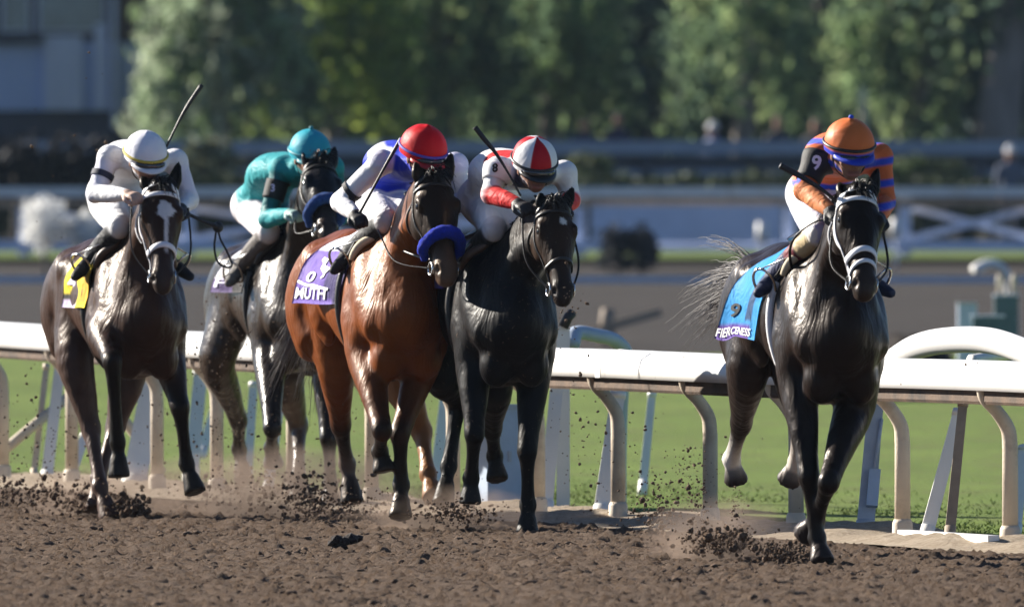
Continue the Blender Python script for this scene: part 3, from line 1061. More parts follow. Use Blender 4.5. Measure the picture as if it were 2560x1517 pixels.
# teal boxes with white pipes
for u, v, w_, h_, D_, mat_, lb in ((2418, 795, 48, 70, 150, M_PANEL, 'pale box at the end of the row of boxes'), (2470, 812, 78, 40, 146, M_GREENB, 'low dark teal box in front of the other boxes'), (2515, 785, 60, 90, 152, M_GREENB, 'tall teal box with white pipes on top')):
    a = px(u, v, D_); s = D_ / F; zg = float(ground_z(D_)) - .05
    top = a[2] + h_ * s / 2
    rb = empty('equipment_box', (a[0], D_, zg), lb, 'box', 'equipment boxes behind the rail')
    MB().box((0, 0, (top - zg) / 2), (w_ * s, .22, top - zg)).build('case', mat_, rb, False)
    MB().box((0, 0, top - zg + .008), (w_ * s * 1.06, .24, .016)).build('lid', M_PANEL if mat_ is M_GREENB else M_GREYP, rb, False)
    if D_ == 152:
        for dx in (-.06, .07):
            MB().tube([[dx, 0, top - zg], [dx, 0, top - zg + .17], [dx + .02, 0, top - zg + .19]], .028, 10).build('pipe', M_CREAM, rb)
# dark bank of soil by the right edge
a = px(2250, 800, 140)
xs = np.linspace(-1, 1, 40); ys = np.linspace(-1, 1, 20); XX, YY = np.meshgrid(xs, ys, indexing='ij')
hz = np.maximum(1 - XX ** 2 * 1.0 - YY ** 2, 0) ** .7 * (.30 + .10 * vnoise(XX * 4 + 9, YY * 4 + 9, 3))
tag(np_mesh('soil_heap', np.stack([XX * .55, YY * .6, hz], -1).reshape(-1, 3), grid_faces(40, 20), M_FARDIRT, None, True, None, (a[0], 140, float(ground_z(140)) - .02 + .2)), 'grey heap of soil beside the teal boxes', 'heap')
# ------------------------------------------------------------------ far side: hedge, stable fence, spectators, building, trees
g = np.random.default_rng(44)
n = 26000
P = np.stack([g.uniform(-22, 22, n), g.uniform(-.45, .45, n), g.random(n) ** .8], 1)
top = 1.0 + .14 * vnoise(P[:, 0] * 1.3 + 40, P[:, 0] * 0 + 3, 5) + .1 * vnoise(P[:, 0] * 4 + 40, P[:, 0] * 0 + 7, 6)
P[:, 2] *= top
hd_ = empty('hedge', (0, 272, float(ground_z(272)) - .05), 'long dark green clipped hedge behind the backstretch fence', 'hedge')
leaf_mesh('foliage', P, .10, [(.035, .055, .025), (.05, .075, .03), (.03, .042, .028), (.07, .09, .05)], g, M_LEAFD, hd_)
for x in np.arange(-21, 22, 3.0):
    MB().tube([[x, 0, 0], [x + .05, 0, .5], [x - .04, 0, .8]], [.05, .04, .02], 7).build('stem', M_BARK, hd_)

D = 284
zt = float(px(0, 352, D)[2]); zg = float(ground_z(D)); s = D / F
sf = empty('stable_fence', (0, D, 0), 'shade-dark boarded fence with a grey top rail under the trees', 'fence')
MB().box((4.2, 0, zt - 17 * s), (33.6, .10, 34 * s)).build('top_rail', M_FENCEG, sf, False)
MB().box((4.2, .09, (zt - 36 * s + zg) / 2), (33.6, .05, zt - 36 * s - zg)).build('boards', M_DARKF, sf, False)
MB().box((4.2, -.02, zt - 80 * s), (33.6, .05, 16 * s)).build('mid_rail', M_FENCEG, sf, False)
for i, x in enumerate(np.arange(-11, 21, 1.9)):
    MB().box((x, -.10, (zt + zg) / 2 - .12), (.13, .10, zt - zg - .28)).build('post', M_DARKF, sf, False)

# loose shrubs in front of the fence (light patches)
for u, v, w_, h_, c_, lb in ((1475, 432, .42, .30, (.16, .19, .08), 'small pale shrub beside the muddy horse and its jockey'),
                             (2265, 440, .55, .30, (.15, .20, .08), 'pale green shrub in front of the dark fence, right of the orange cap'),
                             (2360, 440, .45, .26, (.14, .17, .09), 'pale shrub next to a greener one in front of the dark fence'),
                             (520, 425, .50, .55, (.20, .22, .13), 'pale shrub between the white cap and the teal cap')):
    a = px(u, v, 276); zc = a[2]
    leafy('shrub', a, (w_, .35, h_), 500, .12, [c_, tuple(np.array(c_) * .6)], lb, 'shrub', u, M_LEAFD, 'pale shrubs before the fence', trunk=([[0, 0, float(ground_z(276)) - zc], [0, 0, 0]], .04))


# ------------------------------------------------------------------ grey building
D = 296
M_BWALL = simple('blue_grey_wall', (.42, .50, .70), .8, .08, 1.2, .1, 6, stretch=(1, 1, .3))
M_BPIL = simple('pale_pilaster', (.56, .59, .70), .8, .08, 2, .1, 6, stretch=(1, 1, .3))
M_BDARK = simple('dark_band', (.045, .055, .08), .7, .25, 2, .1, 6)
M_BGLASS = simple('window_glass', (.10, .14, .16), .15, .5, 1.6, 0, 6, spec=.8)
M_BBROWN = simple('brown_cladding', (.11, .085, .075), .8, .2, 2, .1, 6)
def B(u, v): return px(u, v, D)
bl = empty('building', (-12, D, 0), 'blue grey building with a pale corner post beside the trees', 'building')
def slab(u0, v0, u1, v1, y, th, name, mat, parent=bl):
    a, b_ = B(u0, v0), B(u1, v1)
    return MB().box(((a[0] + b_[0]) / 2 + 12, y, (a[2] + b_[2]) / 2), (abs(b_[0] - a[0]), th, abs(a[2] - b_[2]))).build(name, mat, parent, False)
slab(-1400, 104, 292, 276, 1.0, 2.0, 'wall', M_BWALL)
slab(-1400, -55, 292, 102, 1.0, 1.9, 'upper_wall', M_BBROWN)
slab(-1400, 86, 110, 110, -.10, .25, 'ledge', M_BDARK)
slab(-1400, 278, 300, 520, 1.0, 1.8, 'base_wall', M_BDARK)
slab(110, 90, 205, 276, -.06, .15, 'pilaster', M_BPIL)
slab(236, 60, 270, 276, -.06, .15, 'pilaster', M_BPIL)
slab(280, -55, 293, 320, -.16, .22, 'corner_post', M_BPIL)
slab(296, -55, 400, 104, 1.2, 1.6, 'side_wing', M_BBROWN)
slab(296, 106, 390, 280, 1.2, 1.6, 'side_wing', M_BWALL)
for u0, u1 in ((-240, -40), (0, 78), (92, 268)):
    wv = slab(u0, -48, u1, 82, -.02, .10, 'window', M_BPIL)
    slab(u0 + 8, -40, u1 - 8, 74, -.08, .03, 'pane', M_BGLASS, wv)

slab(-1420, -75, 420, -55, 1.1, 2.4, 'roof', M_BDARK)
# dark canopy vehicle / bushes under the building, and two white flowering shrubs
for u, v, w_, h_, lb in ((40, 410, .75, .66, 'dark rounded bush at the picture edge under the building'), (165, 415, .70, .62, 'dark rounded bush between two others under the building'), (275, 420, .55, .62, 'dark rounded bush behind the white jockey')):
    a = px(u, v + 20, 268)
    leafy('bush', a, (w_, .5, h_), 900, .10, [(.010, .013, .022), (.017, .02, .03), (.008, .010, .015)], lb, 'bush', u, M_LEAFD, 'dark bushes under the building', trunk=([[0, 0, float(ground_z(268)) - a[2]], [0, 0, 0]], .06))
for u, v, w_, h_, lb in ((112, 560, .33, .38, 'round white blossoming shrub, the larger of the pair'), (208, 585, .24, .30, 'white blossoming shrub close behind the white jockey')):
    a = px(u, v, 230)
    leafy('flowering_shrub', a, (w_, .28, h_), 1500, .045, [(.90, .90, .88), (.90, .90, .90), (.86, .86, .84)], lb, 'shrub', u, M_BLOSS, 'white flowering shrubs', trunk=([[0, 0, float(ground_z(230)) - a[2]], [0, 0, 0]], .03))


# ------------------------------------------------------------------ trees
def tree(x, D, h, w_, cols, label, seed, n_str=260, kind='pepper'):
    g = np.random.default_rng(seed)
    zg = float(ground_z(D))
    root = empty('tree', (x, D, zg), label, 'tree', 'drooping trees behind the fence')
    mb = MB()
    lean = g.normal(0, .25)
    mb.tube(catmull([[0, 0, -.2], [lean * .3, 0, h * .25], [lean, .1, h * .55]], 5), np.linspace(.24, .14, 11), 10)
    mb.build('trunk', M_BARK, root)
    for i in range(7):
        a = g.uniform(0, 6.28); rr = w_ * g.uniform(.5, .9)
        MB().tube(catmull([[lean * .8, 0, h * .42], [math.cos(a) * rr * .5, math.sin(a) * rr * .5, h * .70], [math.cos(a) * rr, math.sin(a) * rr, h * .86]], 5), np.linspace(.09, .02, 11), 7).build('limb', M_BARK, root)
    cols = np.asarray(cols)
    PT, TI = [], []
    for i in range(n_str):
        a = g.uniform(0, 6.28); r = w_ * g.random() ** .55
        top = np.array([math.cos(a) * r, math.sin(a) * r * .9, h * (1.0 - .40 * (r / w_) ** 2) * g.uniform(.55, 1.02)])
        ln = g.uniform(.5, 2.1)
        t_ = cols[g.integers(0, len(cols))] * g.uniform(.7, 1.3)
        m_ = int(14 + ln * 15)
        t = g.random(m_)
        P = top + np.stack([t * g.normal(0, .25) + g.normal(0, .10, m_), t * g.normal(0, .25) + g.normal(0, .10, m_), -t * ln + g.normal(0, .05, m_)], 1)
        P = P[P[:, 2] > 1.0]
        PT.append(P); TI.append(np.tile(t_, (len(P), 1)))
    leaf_mesh('crown', np.concatenate(PT), .13, cols, g, M_LEAF, root, .9, np.concatenate(TI))


GY = [(.2965, .3953, .0988), (.4150, .5139, .1088), (.2174, .2965, .0988)]  # brighter leaf sets carry the sunlit look of some trees in their colour
GM = [(.1779, .2569, .1286), (.2372, .3360, .1484), (.1286, .1976, .1088), (.3162, .3953, .1779)]
GD = [(.0894, .1463, .1105), (.1219, .1869, .1268), (.0731, .1137, .0943), (.1787, .2438, .1219)]
GP = [(.2918, .3648, .2370), (.2370, .3283, .1642), (.4013, .4559, .3283), (.1642, .2370, .1276)]
GL = [(.2440, .3416, .1830), (.3172, .4148, .2074), (.1830, .2684, .1464), (.3904, .4636, .2684)]
GF = [(.1704, .2462, .1326), (.2273, .3220, .1515), (.1326, .1990, .1232), (.2841, .3599, .1704)]
def ux(u, D): return (u - 1280) / F * D
T_ = [(-700, 306, 6.4, 2.6, GM, 'tree beyond the building, out past its corner', 200), (560, 289.5, 6.3, 1.45, GP, 'pale drooping tree in sunlit tones next to the building', 190), (830, 292, 6.6, 1.45, GY, 'yellow green drooping tree above the teal cap', 170),
      (1090, 294.5, 6.0, 1.5, GM, 'mid green drooping tree above the red cap', 150), (1370, 297, 6.4, 1.35, GM, 'mid green drooping tree above the quartered cap', 110), (1640, 307, 6.2, 2.0, GD, 'dark green drooping tree over the two navy spectators', 200),
      (1850, 290, 6.5, 1.4, GF, 'loose green drooping tree left of the orange cap', 90), (2050, 308, 6.3, 2.0, GD, 'dark drooping tree behind the orange cap', 200), (2240, 292.5, 6.4, 1.3, GF, 'loose green drooping tree right of the orange cap', 85),
      (2480, 308, 6.1, 2.1, GD, 'dark drooping tree at the thick grey trunk', 200), (2950, 301, 6.2, 2.3, GM, 'drooping tree beyond the thick grey trunk', 200), (640, 307, 6.2, 2.1, GL, 'grey green tree behind the pale one', 200), (960, 308, 6.2, 2.0, GL, 'grey green tree behind the yellow green one', 200), (1290, 309, 6.2, 2.0, GL, 'grey green tree behind the red capped jockey', 200)]
for i, t in enumerate(T_):
    tree(ux(t[0], t[1]), t[1], t[2], t[3], t[4], t[5], 100 + i, t[6])
# a thick bare trunk at the edge and a yellowish pole
a = px(2500, 360, 291)
o = empty('tree', (a[0], 291, float(ground_z(291))), 'thick grey leaning trunk at the picture edge', 'tree', 'drooping trees behind the fence')
MB().tube(catmull([[.0, 0, -.2], [-.05, 0, 1.2], [.05, 0, 2.4], [.35, 0, 4.5]], 6), np.linspace(.48, .30, 19), 14).build('trunk', M_BARK, o)
g = np.random.default_rng(71)
P = np.stack([.35 + g.normal(0, .9, 1600), g.normal(0, .6, 1600), 4.6 + g.normal(0, .7, 1600)], 1)
leaf_mesh('crown', P, .13, GD, g, M_LEAF, o, .9)
a = px(2158, 300, 288)
o = MB().tube([[0, 0, 0], [0, 0, 2.25], [.01, 0, 2.4]], [.075, .07, .05], 10).build('pole', simple('yellow_pole', (.50, .46, .30), .6)); o.location = (a[0], 288, float(ground_z(288)))
tag(o, 'yellowish pole rising behind the orange cap', 'pole')
# far wood that closes the view behind the trees
g = np.random.default_rng(77)
n = 30000
P = np.stack([g.uniform(-45, 45, n), g.uniform(0, 3, n), g.random(n) ** 1.2 * 4.6], 1)
cl = vnoise(P[:, 0] * .9 + 60, P[:, 2] * .7 + 10, 11)
cols = np.array([(.17, .24, .18)]) * (.6 + 1.3 * cl[:, None]) + np.array([(.05, .06, .01)]) * np.maximum(cl[:, None] - .6, 0) * 2
tag(leaf_mesh('woodland', P, .42, GD, g, M_LEAFD, None, .5, cols), 'dark wood closing the view behind the drooping trees', 'woodland', kind='stuff').location = (0, 321, 1.35)
# ------------------------------------------------------------------ racehorses
class Frame:
    """a horse's own axes: s forward, l to its left, z up; origin on the ground under its back"""
    def __init__(s, x0, y0, yaw, size=1.0):
        a = math.radians(yaw)
        s.o = np.array([x0, y0, 0.0]); s.yaw = a; s.k = size
        s.f = np.array([math.sin(a), -math.cos(a), 0.0])
        s.l = np.array([math.cos(a), math.sin(a), 0.0])
        s.z = np.array([0, 0, 1.0])

    def L(s, fw, lt, up):
        return (s.f * fw + s.l * lt + s.z * up) * s.k

    def P(s, u, v, fw):
        """local point at forward coordinate fw that stands at pixel (u, v) of the photograph"""
        D = s.o[1] - fw * math.cos(s.yaw)
        for _ in range(4):
            x = (u - 1280.0) / F * D
            D = s.o[1] - (fw - (x - s.o[0]) * math.sin(s.yaw)) / math.cos(s.yaw)
        return px(u, v, D) - s.o

    def mirror(s, p):
        return p - 2 * s.l * (p @ s.l)


VOX = 0.0125
SEAT = 0.25          # the riders sit this far forward, over the withers


def ribbon(S, pts, w=0.011, th=0.004, off=0.004, n=8, closed=False):
    """leather strap lying on the sculpted surface S through pts"""
    P = catmull(np.array(pts), n)
    P = S.project(P, off)
    P[1:-1] = (P[:-2] + 2 * P[1:-1] + P[2:]) / 4
    e = 0.004
    g = np.stack([S.dist(P + np.eye(3)[i] * e) - S.dist(P - np.eye(3)[i] * e) for i in range(3)], 1)
    g /= np.linalg.norm(g, axis=1)[:, None] + 1e-6
    T = np.gradient(P, axis=0); T /= np.linalg.norm(T, axis=1)[:, None] + 1e-9
    B = np.cross(T, g); B /= np.linalg.norm(B, axis=1)[:, None] + 1e-9
    m = len(P)
    V = np.concatenate([P - B * w, P - B * w * .8 + g * th, P + B * w * .8 + g * th, P + B * w, P + B * w * .8 - g * th * .6, P - B * w * .8 - g * th * .6])
    f = []
    for r in range(6):
        r2 = (r + 1) % 6
        for i in range(m - 1):
            f.append([r * m + i, r * m + i + 1, r2 * m + i + 1, r2 * m + i])
    f.append([r * m for r in range(6)][::-1]); f.append([r * m + m - 1 for r in range(6)])
    return V, f


def hair(name, roots, tips, sag, n, r, mat, parent, spread=0.08, seed=1, segs=7):
    """many tapering strands from the roots curve to the tips cloud"""
    g = np.random.default_rng(seed)
    mb = MB()
    lock = g.normal(0, spread, (max(n // 16, 6), 3)); lockb = g.random(len(lock))
    roots = np.asarray(roots, float); tips = np.asarray(tips, float)
    for i in range(n):
        a = g.random() * (len(roots) - 1); j = int(min(a, len(roots) - 2)) if len(roots) > 1 else 0
        p0 = roots[j] * (1 - (a - j)) + roots[min(j + 1, len(roots) - 1)] * (a - j) + g.normal(0, 0.010, 3)
        b = a / max(len(roots) - 1, 1) * (len(tips) - 1) if len(tips) == len(roots) else lockb[i % len(lock)] * (len(tips) - 1)
        j2 = int(min(b, len(tips) - 2)) if len(tips) > 1 else 0
        p2 = tips[j2] * (1 - (b - j2)) + tips[min(j2 + 1, len(tips) - 1)] * (b - j2) + lock[i % len(lock)] + g.normal(0, spread * .22, 3)
        ln = 0.55 + 0.45 * g.random()
        p2 = p0 + (p2 - p0) * ln
        p1 = (p0 + p2) / 2 + np.asarray(sag) * (0.6 + 0.8 * lockb[i % len(lock)]) + lock[(i * 7) % len(lock)] * .15 + g.normal(0, spread * 0.12, 3)
        t = np.linspace(0, 1, segs)[:, None]
        c = (1 - t) ** 2 * p0 + 2 * t * (1 - t) * p1 + t * t * p2
        c += g.normal(0, spread * 0.05, c.shape) * t
        mb.tube(c, r * (1 - 0.85 * t[:, 0]) * (0.7 + 0.6 * g.random()), 4)
    return mb.build(name, mat, parent)


def build_horse(sp):
    fr = Frame(sp['x0'], sp['y0'], sp['yaw'], sp.get('size', 1.0))
    L, k = fr.L, fr.k
    C1 = np.array(sp['coat']); CB = np.array(sp['belly'] if 'belly' in sp else C1 * 0.9)
    CP = np.array(sp['points'])           # mane, lower legs
    HOOF = np.array(sp.get('hoof', (0.02, 0.017, 0.015)))
    S = Sculpt()
    side = fr.l
    # trunk
    tr = [(-.84, 1.20, .17, .14), (-.66, 1.235, .26, .25), (-.42, 1.27, .255, .262), (-.08, 1.235, .27, .262), (.22, 1.185, .335, .268),
          (.47, 1.16, .385, .235), (.68, 1.14, .350, .20), (.85, 1.10, .22, .14)]
    S.loft([L(a, 0, b) for a, b, c, d in tr], [d * k for a, b, c, d in tr], [c * k for a, b, c, d in tr], side, .05, C1, 3)
    S.loft([L(.0, 0, 1.475), L(.28, 0, 1.50), L(.52, 0, 1.52)], [.05 * k] * 3, [.05 * k, .055 * k, .06 * k], side, .10, C1)
    S.loft([L(-.80, 0, 1.40), L(-.55, 0, 1.455), L(-.30, 0, 1.46)], [.06 * k] * 3, [.06 * k] * 3, side, .10, C1)
    for e in (-1, 1):
        # shoulder blade, point of shoulder, triceps, breast muscle, haunch, hip, ribs
        S.loft([L(.47, e * .125, 1.42), L(.62, e * .165, 1.22), L(.79, e * .15, 1.06)], [.065 * k, .085 * k, .085 * k], [.10 * k, .12 * k, .10 * k], side, .045, C1)
        S.loft([L(.44, e * .16, 1.28), L(.52, e * .20, 1.10), L(.57, e * .185, .96)], [.05 * k, .075 * k, .07 * k], [.08 * k, .12 * k, .10 * k], side, .035, C1)
        S.ell(L(.86, e * .085, 1.07), np.array([.085, .10, .125]) * k, None, .045, C1)
        S.ell(L(.78, e * .095, .89), np.array([.09, .11, .12]) * k, None, .04, C1)
        S.loft([L(-.48, e * .15, 1.36), L(-.66, e * .165, 1.16), L(-.60, e * .16, .98)], [.11 * k, .125 * k, .10 * k], [.13 * k, .20 * k, .15 * k], side, .05, C1)
        S.loft([L(-.80, e * .10, 1.30), L(-.84, e * .115, 1.10), L(-.72, e * .12, .95)], [.075 * k, .085 * k, .06 * k], [.08 * k, .10 * k, .08 * k], side, .035, C1)
        S.ell(L(-.30, e * .20, 1.38), np.array([.07, .09, .06]) * k, None, .07, C1)
        S.loft([L(-.33, e * .2, 1.30), L(-.27, e * .21, 1.1), L(-.22, e * .17, .98)], [.05 * k, .05 * k, .03 * k], [.09 * k, .08 * k, .06 * k], side, .05, C1)
        S.loft([L(.50, e * .212, 1.22), L(.47, e * .225, 1.06), L(.53, e * .20, .95)], [.025 * k, .033 * k, .025 * k], [.05 * k, .06 * k, .04 * k], side, .035, C1)
        S.loft([L(.88, e * .115, 1.12), L(.885, e * .10, 1.0), L(.80, e * .10, .88)], [.05 * k, .05 * k, .035 * k], [.05 * k, .05 * k, .04 * k], side, .018, C1)
        S.loft([L(-.50, e * .235, 1.28), L(-.60, e * .255, 1.12), L(-.52, e * .23, .98)], [.025 * k, .03 * k, .02 * k], [.07 * k, .08 * k, .05 * k], side, .045, C1)
        S.loft([L(-.68, e * .225, 1.26), L(-.76, e * .225, 1.10), L(-.68, e * .20, .95)], [.025 * k, .03 * k, .02 * k], [.04 * k, .05 * k, .04 * k], side, .035, C1)
    # head frame
    Pp, Mm = fr.P(*sp['poll']), fr.P(*sp['muzzle'])
    ax = unit(Mm - Pp); hl = np.linalg.norm(Mm - Pp)
    hy = math.radians(sp['head_yaw'])
    hs = np.array([math.cos(hy), math.sin(hy), 0]); hs = unit(hs - ax * (hs @ ax))
    hn = np.cross(hs, ax)                   # forehead outward
    if hn @ fr.f < 0: hn = -hn
    q = hl / 0.60; qw = q * 1.13; q3 = np.array([qw, q, qw])
    HD = lambda t, w_, n_: Pp + ax * t * q + (hs * w_ + hn * n_) * qw
    R = np.stack([hs, ax, hn])
    CH = np.array(sp.get('head_coat', C1)); CM = np.array(sp.get('muzzle_coat', CH * 0.5))
    # neck
    nb, nt_ = L(.56, 0, 1.26), HD(.03, 0, -.085)
    nm = nb * .5 + nt_ * .5 + fr.z * .035
    nd = unit(nt_ - nb)
    S.loft([L(.50, 0, 1.26), nb * .72 + nm * .28, nm, nm * .35 + nt_ * .65, nt_], np.array([.15, .125, .098, .083, .075]) * k,
           np.array([.27, .25, .20, .165, .125]) * k, side, .06, C1, cols=[C1, C1, C1, C1 * .5 + CH * .5, CH])
    for e in (-1, 1):                       # jugular groove / brachiocephalic muscle
        S.loft([L(.80, e * .13, 1.14), nm * .9 + nb * .1 + side * e * .075 - fr.z * .06 + fr.f * .04, HD(.14, e * .06, -.14)], np.array([.065, .05, .04]) * k, np.array([.085, .06, .05]) * k, side, .045, C1)
    nh = len(S.prims)
    # head
    S.loft([HD(.00, 0, -.06), HD(.10, 0, -.045), HD(.19, 0, -.04), HD(.30, 0, -.035), HD(.42, 0, -.022), HD(.52, 0, -.014), HD(.565, 0, -.012)],
           np.array([.070, .092, .092, .068, .052, .054, .044]) * qw, np.array([.072, .082, .088, .078, .062, .056, .046]) * qw, hs, .025, CH, 4,
           cols=[CH, CH, CH, CH, CH * .6 + CM * .4, CM, CM])
    S.loft([HD(.20, 0, -.12), HD(.34, 0, -.085), HD(.48, 0, -.06), HD(.555, 0, -.052)], np.array([.05, .04, .036, .034]) * qw, np.array([.07, .045, .032, .026]) * qw, hs, .03, CH, 3, cols=[CH, CH, CM, CM])
    for e in (-1, 1):
        S.ell(HD(.185, e * .058, -.105), np.array([.038, .105, .098]) * q3, R, .025, CH)          # cheek
        S.ell(HD(.155, e * .083, -.005), np.array([.026, .046, .034]) * q3, R, .02, CH)           # brow
        S.loft([HD(.20, e * .082, -.04), HD(.30, e * .066, -.042), HD(.38, e * .05, -.04)], np.array([.016, .013, .009]) * qw, None, hs, .02, CH)
        S.ell(HD(.528, e * .036, .006), np.array([.026, .04, .03]) * q3, R, .015, CM)
        S.ell(HD(.540, e * .052, .014), np.array([.018, .026, .019]) * q3, R, .008, (.012, .008, .008), 's')
        S.ell(HD(.163, e * .103, -.012), np.array([.014, .02, .015]) * q3, R, .012, (.01, .008, .007), 's')
        # ears
        tilt = sp.get('ears', {}).get(e, (-.15, .055, .03))
        base = HD(.005, e * .058, -.035); tip = HD(tilt[0], e * tilt[1], tilt[2])
        eb = base * .6 + tip * .4
        S.loft([base, eb, tip * .85 + base * .15, tip], np.array([.026, .034, .018, .005]) * qw, np.array([.024, .026, .014, .005]) * qw, hs, .012, CP if sp.get('dark_ears', True) else CH)
        S.loft([base * .8 + tip * .2 + hn * .026 * qw, tip * .75 + base * .25 + hn * .016 * qw], np.array([.014, .006]) * qw, None, hs, .006, CP * .4, op='s')
    S.loft([HD(.535, -.05, -.036), HD(.562, 0, -.030), HD(.535, .05, -.036)], np.array([.005] * 3) * qw, None, hs, .006, CM * .5, op='s')   # mouth
    # legs
    hooves = []
    sock = sp.get('socks', {})
    for nm_, e in (('RF', -1), ('LF', 1)):
        kn, fe, ho = [fr.P(*j) for j in sp[nm_][:3]]
        kn0 = kn
        el = fr.P(*sp[nm_][3]) if len(sp[nm_]) > 3 else L(.56, e * .165, .93)
        sh = L(.64, e * .145, 1.08)
        Cs = np.array(sock.get(nm_, CP))
        low = C1 * .35 + CP * .65
        S.loft([sh, el, el * .55 + kn * .45, el * .15 + kn * .85], np.array([.098, .100, .078, .053]) * k, np.array([.12, .122, .088, .056]) * k, side, .04, C1, 3, cols=[C1, C1, C1 * .7 + CP * .3, low])
        can = fe - kn
        S.ell(kn, np.array([.045, .045, .055]) * k, None, .03, low)
        S.loft([el * .12 + kn * .88, kn, kn + can * .15, kn + can * .5, kn + can * .85, fe], np.array([.051, .053, .043, .034, .038, .045]) * k, np.array([.053, .057, .047, .038, .042, .049]) * k, side, .02, CP, 3, cols=[low, CP, CP, CP * .6 + Cs * .4, Cs, Cs])
        bk_ = unit(np.cross(can, side)); bk_ = bk_ if bk_ @ fr.f < 0 else -bk_
        S.loft([kn + bk_ * .034 * k + can * .05, kn + can * .5 + bk_ * .038 * k, fe + bk_ * .036 * k], np.array([.016, .013, .019]) * k, None, side, .008, CP)
        S.ell(kn - bk_ * .028 * k - can * .02, np.array([.030, .026, .034]) * k, None, .014, low)
        hooves.append((S, fe, ho, can, Cs, k))
    for nm_, e in (('RH', -1), ('LH', 1)):
        st, hk, fe, ho = [fr.P(*j) for j in sp[nm_][:4]]
        hip = L(-.46, e * .13, 1.27)
        Cs = np.array(sock.get(nm_, CP))
        low = C1 * .4 + CP * .6
        S.loft([hip, hip * .4 + st * .6, st, st * .5 + hk * .5, st * .1 + hk * .9], np.array([.11, .118, .102, .076, .051]) * k, np.array([.18, .18, .138, .096, .064]) * k, side, .045, C1, 3, cols=[C1, C1, C1, C1 * .8 + CP * .2, low])
        can = fe - hk
        bk = unit((hk - st) * 1.0 - can * .6)
        S.loft([st * .3 + hk * .7 - fr.f * .05 * k, hk - fr.f * .045 * k], np.array([.02, .026]) * k, None, side, .03, low)
        S.ell(hk, np.array([.044, .05, .06]) * k, None, .03, low)
        S.loft([st * .12 + hk * .88, hk, hk + can * .2, hk + can * .55, hk + can * .85, fe], np.array([.051, .054, .043, .036, .040, .047]) * k, np.array([.058, .064, .051, .042, .045, .051]) * k, side, .02, CP, 3, cols=[low, CP, CP, CP * .5 + Cs * .5, Cs, Cs])
        bk_ = unit(np.cross(can, side)); bk_ = bk_ if bk_ @ fr.f < 0 else -bk_
        S.loft([hk + bk_ * .05 * k + can * .05, hk + can * .5 + bk_ * .042 * k, fe + bk_ * .038 * k], np.array([.017, .014, .020]) * k, None, side, .008, CP)
        hooves.append((S, fe, ho, can, Cs, k))
    for S_, fe, ho, can, Cs, k_ in hooves:
        d = ho - fe
        if np.linalg.norm(d) < .09: d = unit(d) * .09
        ho = fe + d
        co = fe + d * .52
        S.loft([fe, fe + d * .3, co], np.array([.044, .035, .043]) * k, np.array([.046, .036, .045]) * k, side, .015, Cs, 3, cols=[Cs, Cs, Cs * .7 + HOOF * .3])
        toe = unit(d) * .012 + ho
        S.hoof([co, fe + d * .8, toe], np.array([.047, .057, .066]) * k, np.array([.050, .061, .070]) * k, side, ho, d, .010, HOOF)
    V, Q = S.mesh(VOX * (1 if k <= 1.02 else 1.02))
    col = S.colors(V)
    # belly tint blended in low on the trunk, and face markings
    lt = V @ fr.l; fwv = V @ fr.f
    belly_mask = np.clip((1.02 - V[:, 2]) / .25, 0, 1) * np.clip((.45 - np.abs(fwv + .02)) / .2, 0, 1)
    col = col * (1 - belly_mask[:, None]) + CB * belly_mask[:, None]
    Hh = np.stack([(V - Pp) @ hs, (V - Pp) @ ax, (V - Pp) @ hn], 1) / q3
    for (t0, t1, w0, w1, cx) in sp.get('face_marks', []):
        tt = (Hh[:, 1] - t0) / (t1 - t0)
        ww = w0 + (w1 - w0) * np.clip(tt, 0, 1)
        a = np.clip((ww - np.abs(Hh[:, 0] - cx)) / .006, 0, 1) * np.clip((.5 - np.abs(tt - .5)) / .08, 0, 1) * (Hh[:, 2] > .01)
        col = col * (1 - a[:, None]) + np.array([.62, .6, .58]) * a[:, None]
    if 'star' in sp:
        t0, w0, rt, rw = sp['star']
        a_ = np.arctan2(Hh[:, 0] - w0, Hh[:, 1] - t0)
        rr_ = np.hypot((Hh[:, 0] - w0) / rw, (Hh[:, 1] - t0) / rt) * (1 + .12 * np.sin(3 * a_ + .6) + .07 * np.sin(7 * a_))
        a = np.clip((1 - rr_) / .10, 0, 1) * (Hh[:, 2] > .01)
        col = col * (1 - a[:, None]) + np.array([.62, .6, .58]) * a[:, None]
    root = empty('racehorse', tuple(fr.o), sp['label'], 'horse', 'racehorses galloping on the dirt track')
    np_mesh('body', V, Q, sp['mat'], root, True, col)
    # eyes
    for e in (-1, 1):
        mb = MB()
        th, ph = np.meshgrid(np.linspace(0, np.pi, 9), np.linspace(0, 2 * np.pi, 14, endpoint=False), indexing='ij')
        sv = np.stack([np.sin(th) * np.cos(ph), np.sin(th) * np.sin(ph), np.cos(th)], -1).reshape(-1, 3)
        v = HD(.163, e * .090, -.012) + (sv * np.array([.016, .022, .017]) * q3) @ R
        f = [[i * 14 + j, i * 14 + (j + 1) % 14, (i + 1) * 14 + (j + 1) % 14, (i + 1) * 14 + j] for i in range(8) for j in range(14)]
        mb.add(v, f).build('eye', M_EYE, root)
    # bridle
    HS = Sculpt(); HS.prims = S.prims
    bm = sp.get('bridle_mat', M_LEATHER)
    bw = sp.get('bridle_w', .010)
    mb = MB()
    for e in (-1, 1):
        mb.add(*ribbon(HS, [HD(-.02, e * .02, .01), HD(.04, e * .085, -.05), HD(.12, e * .11, -.075), HD(.26, e * .10, -.075), HD(.38, e * .075, -.06), HD(.50, e * .065, -.045)], bw))
        mb.add(*ribbon(HS, [HD(.03, e * .08, -.06), HD(.12, e * .11, -.14), HD(.22, e * .06, -.22)], bw * .8))
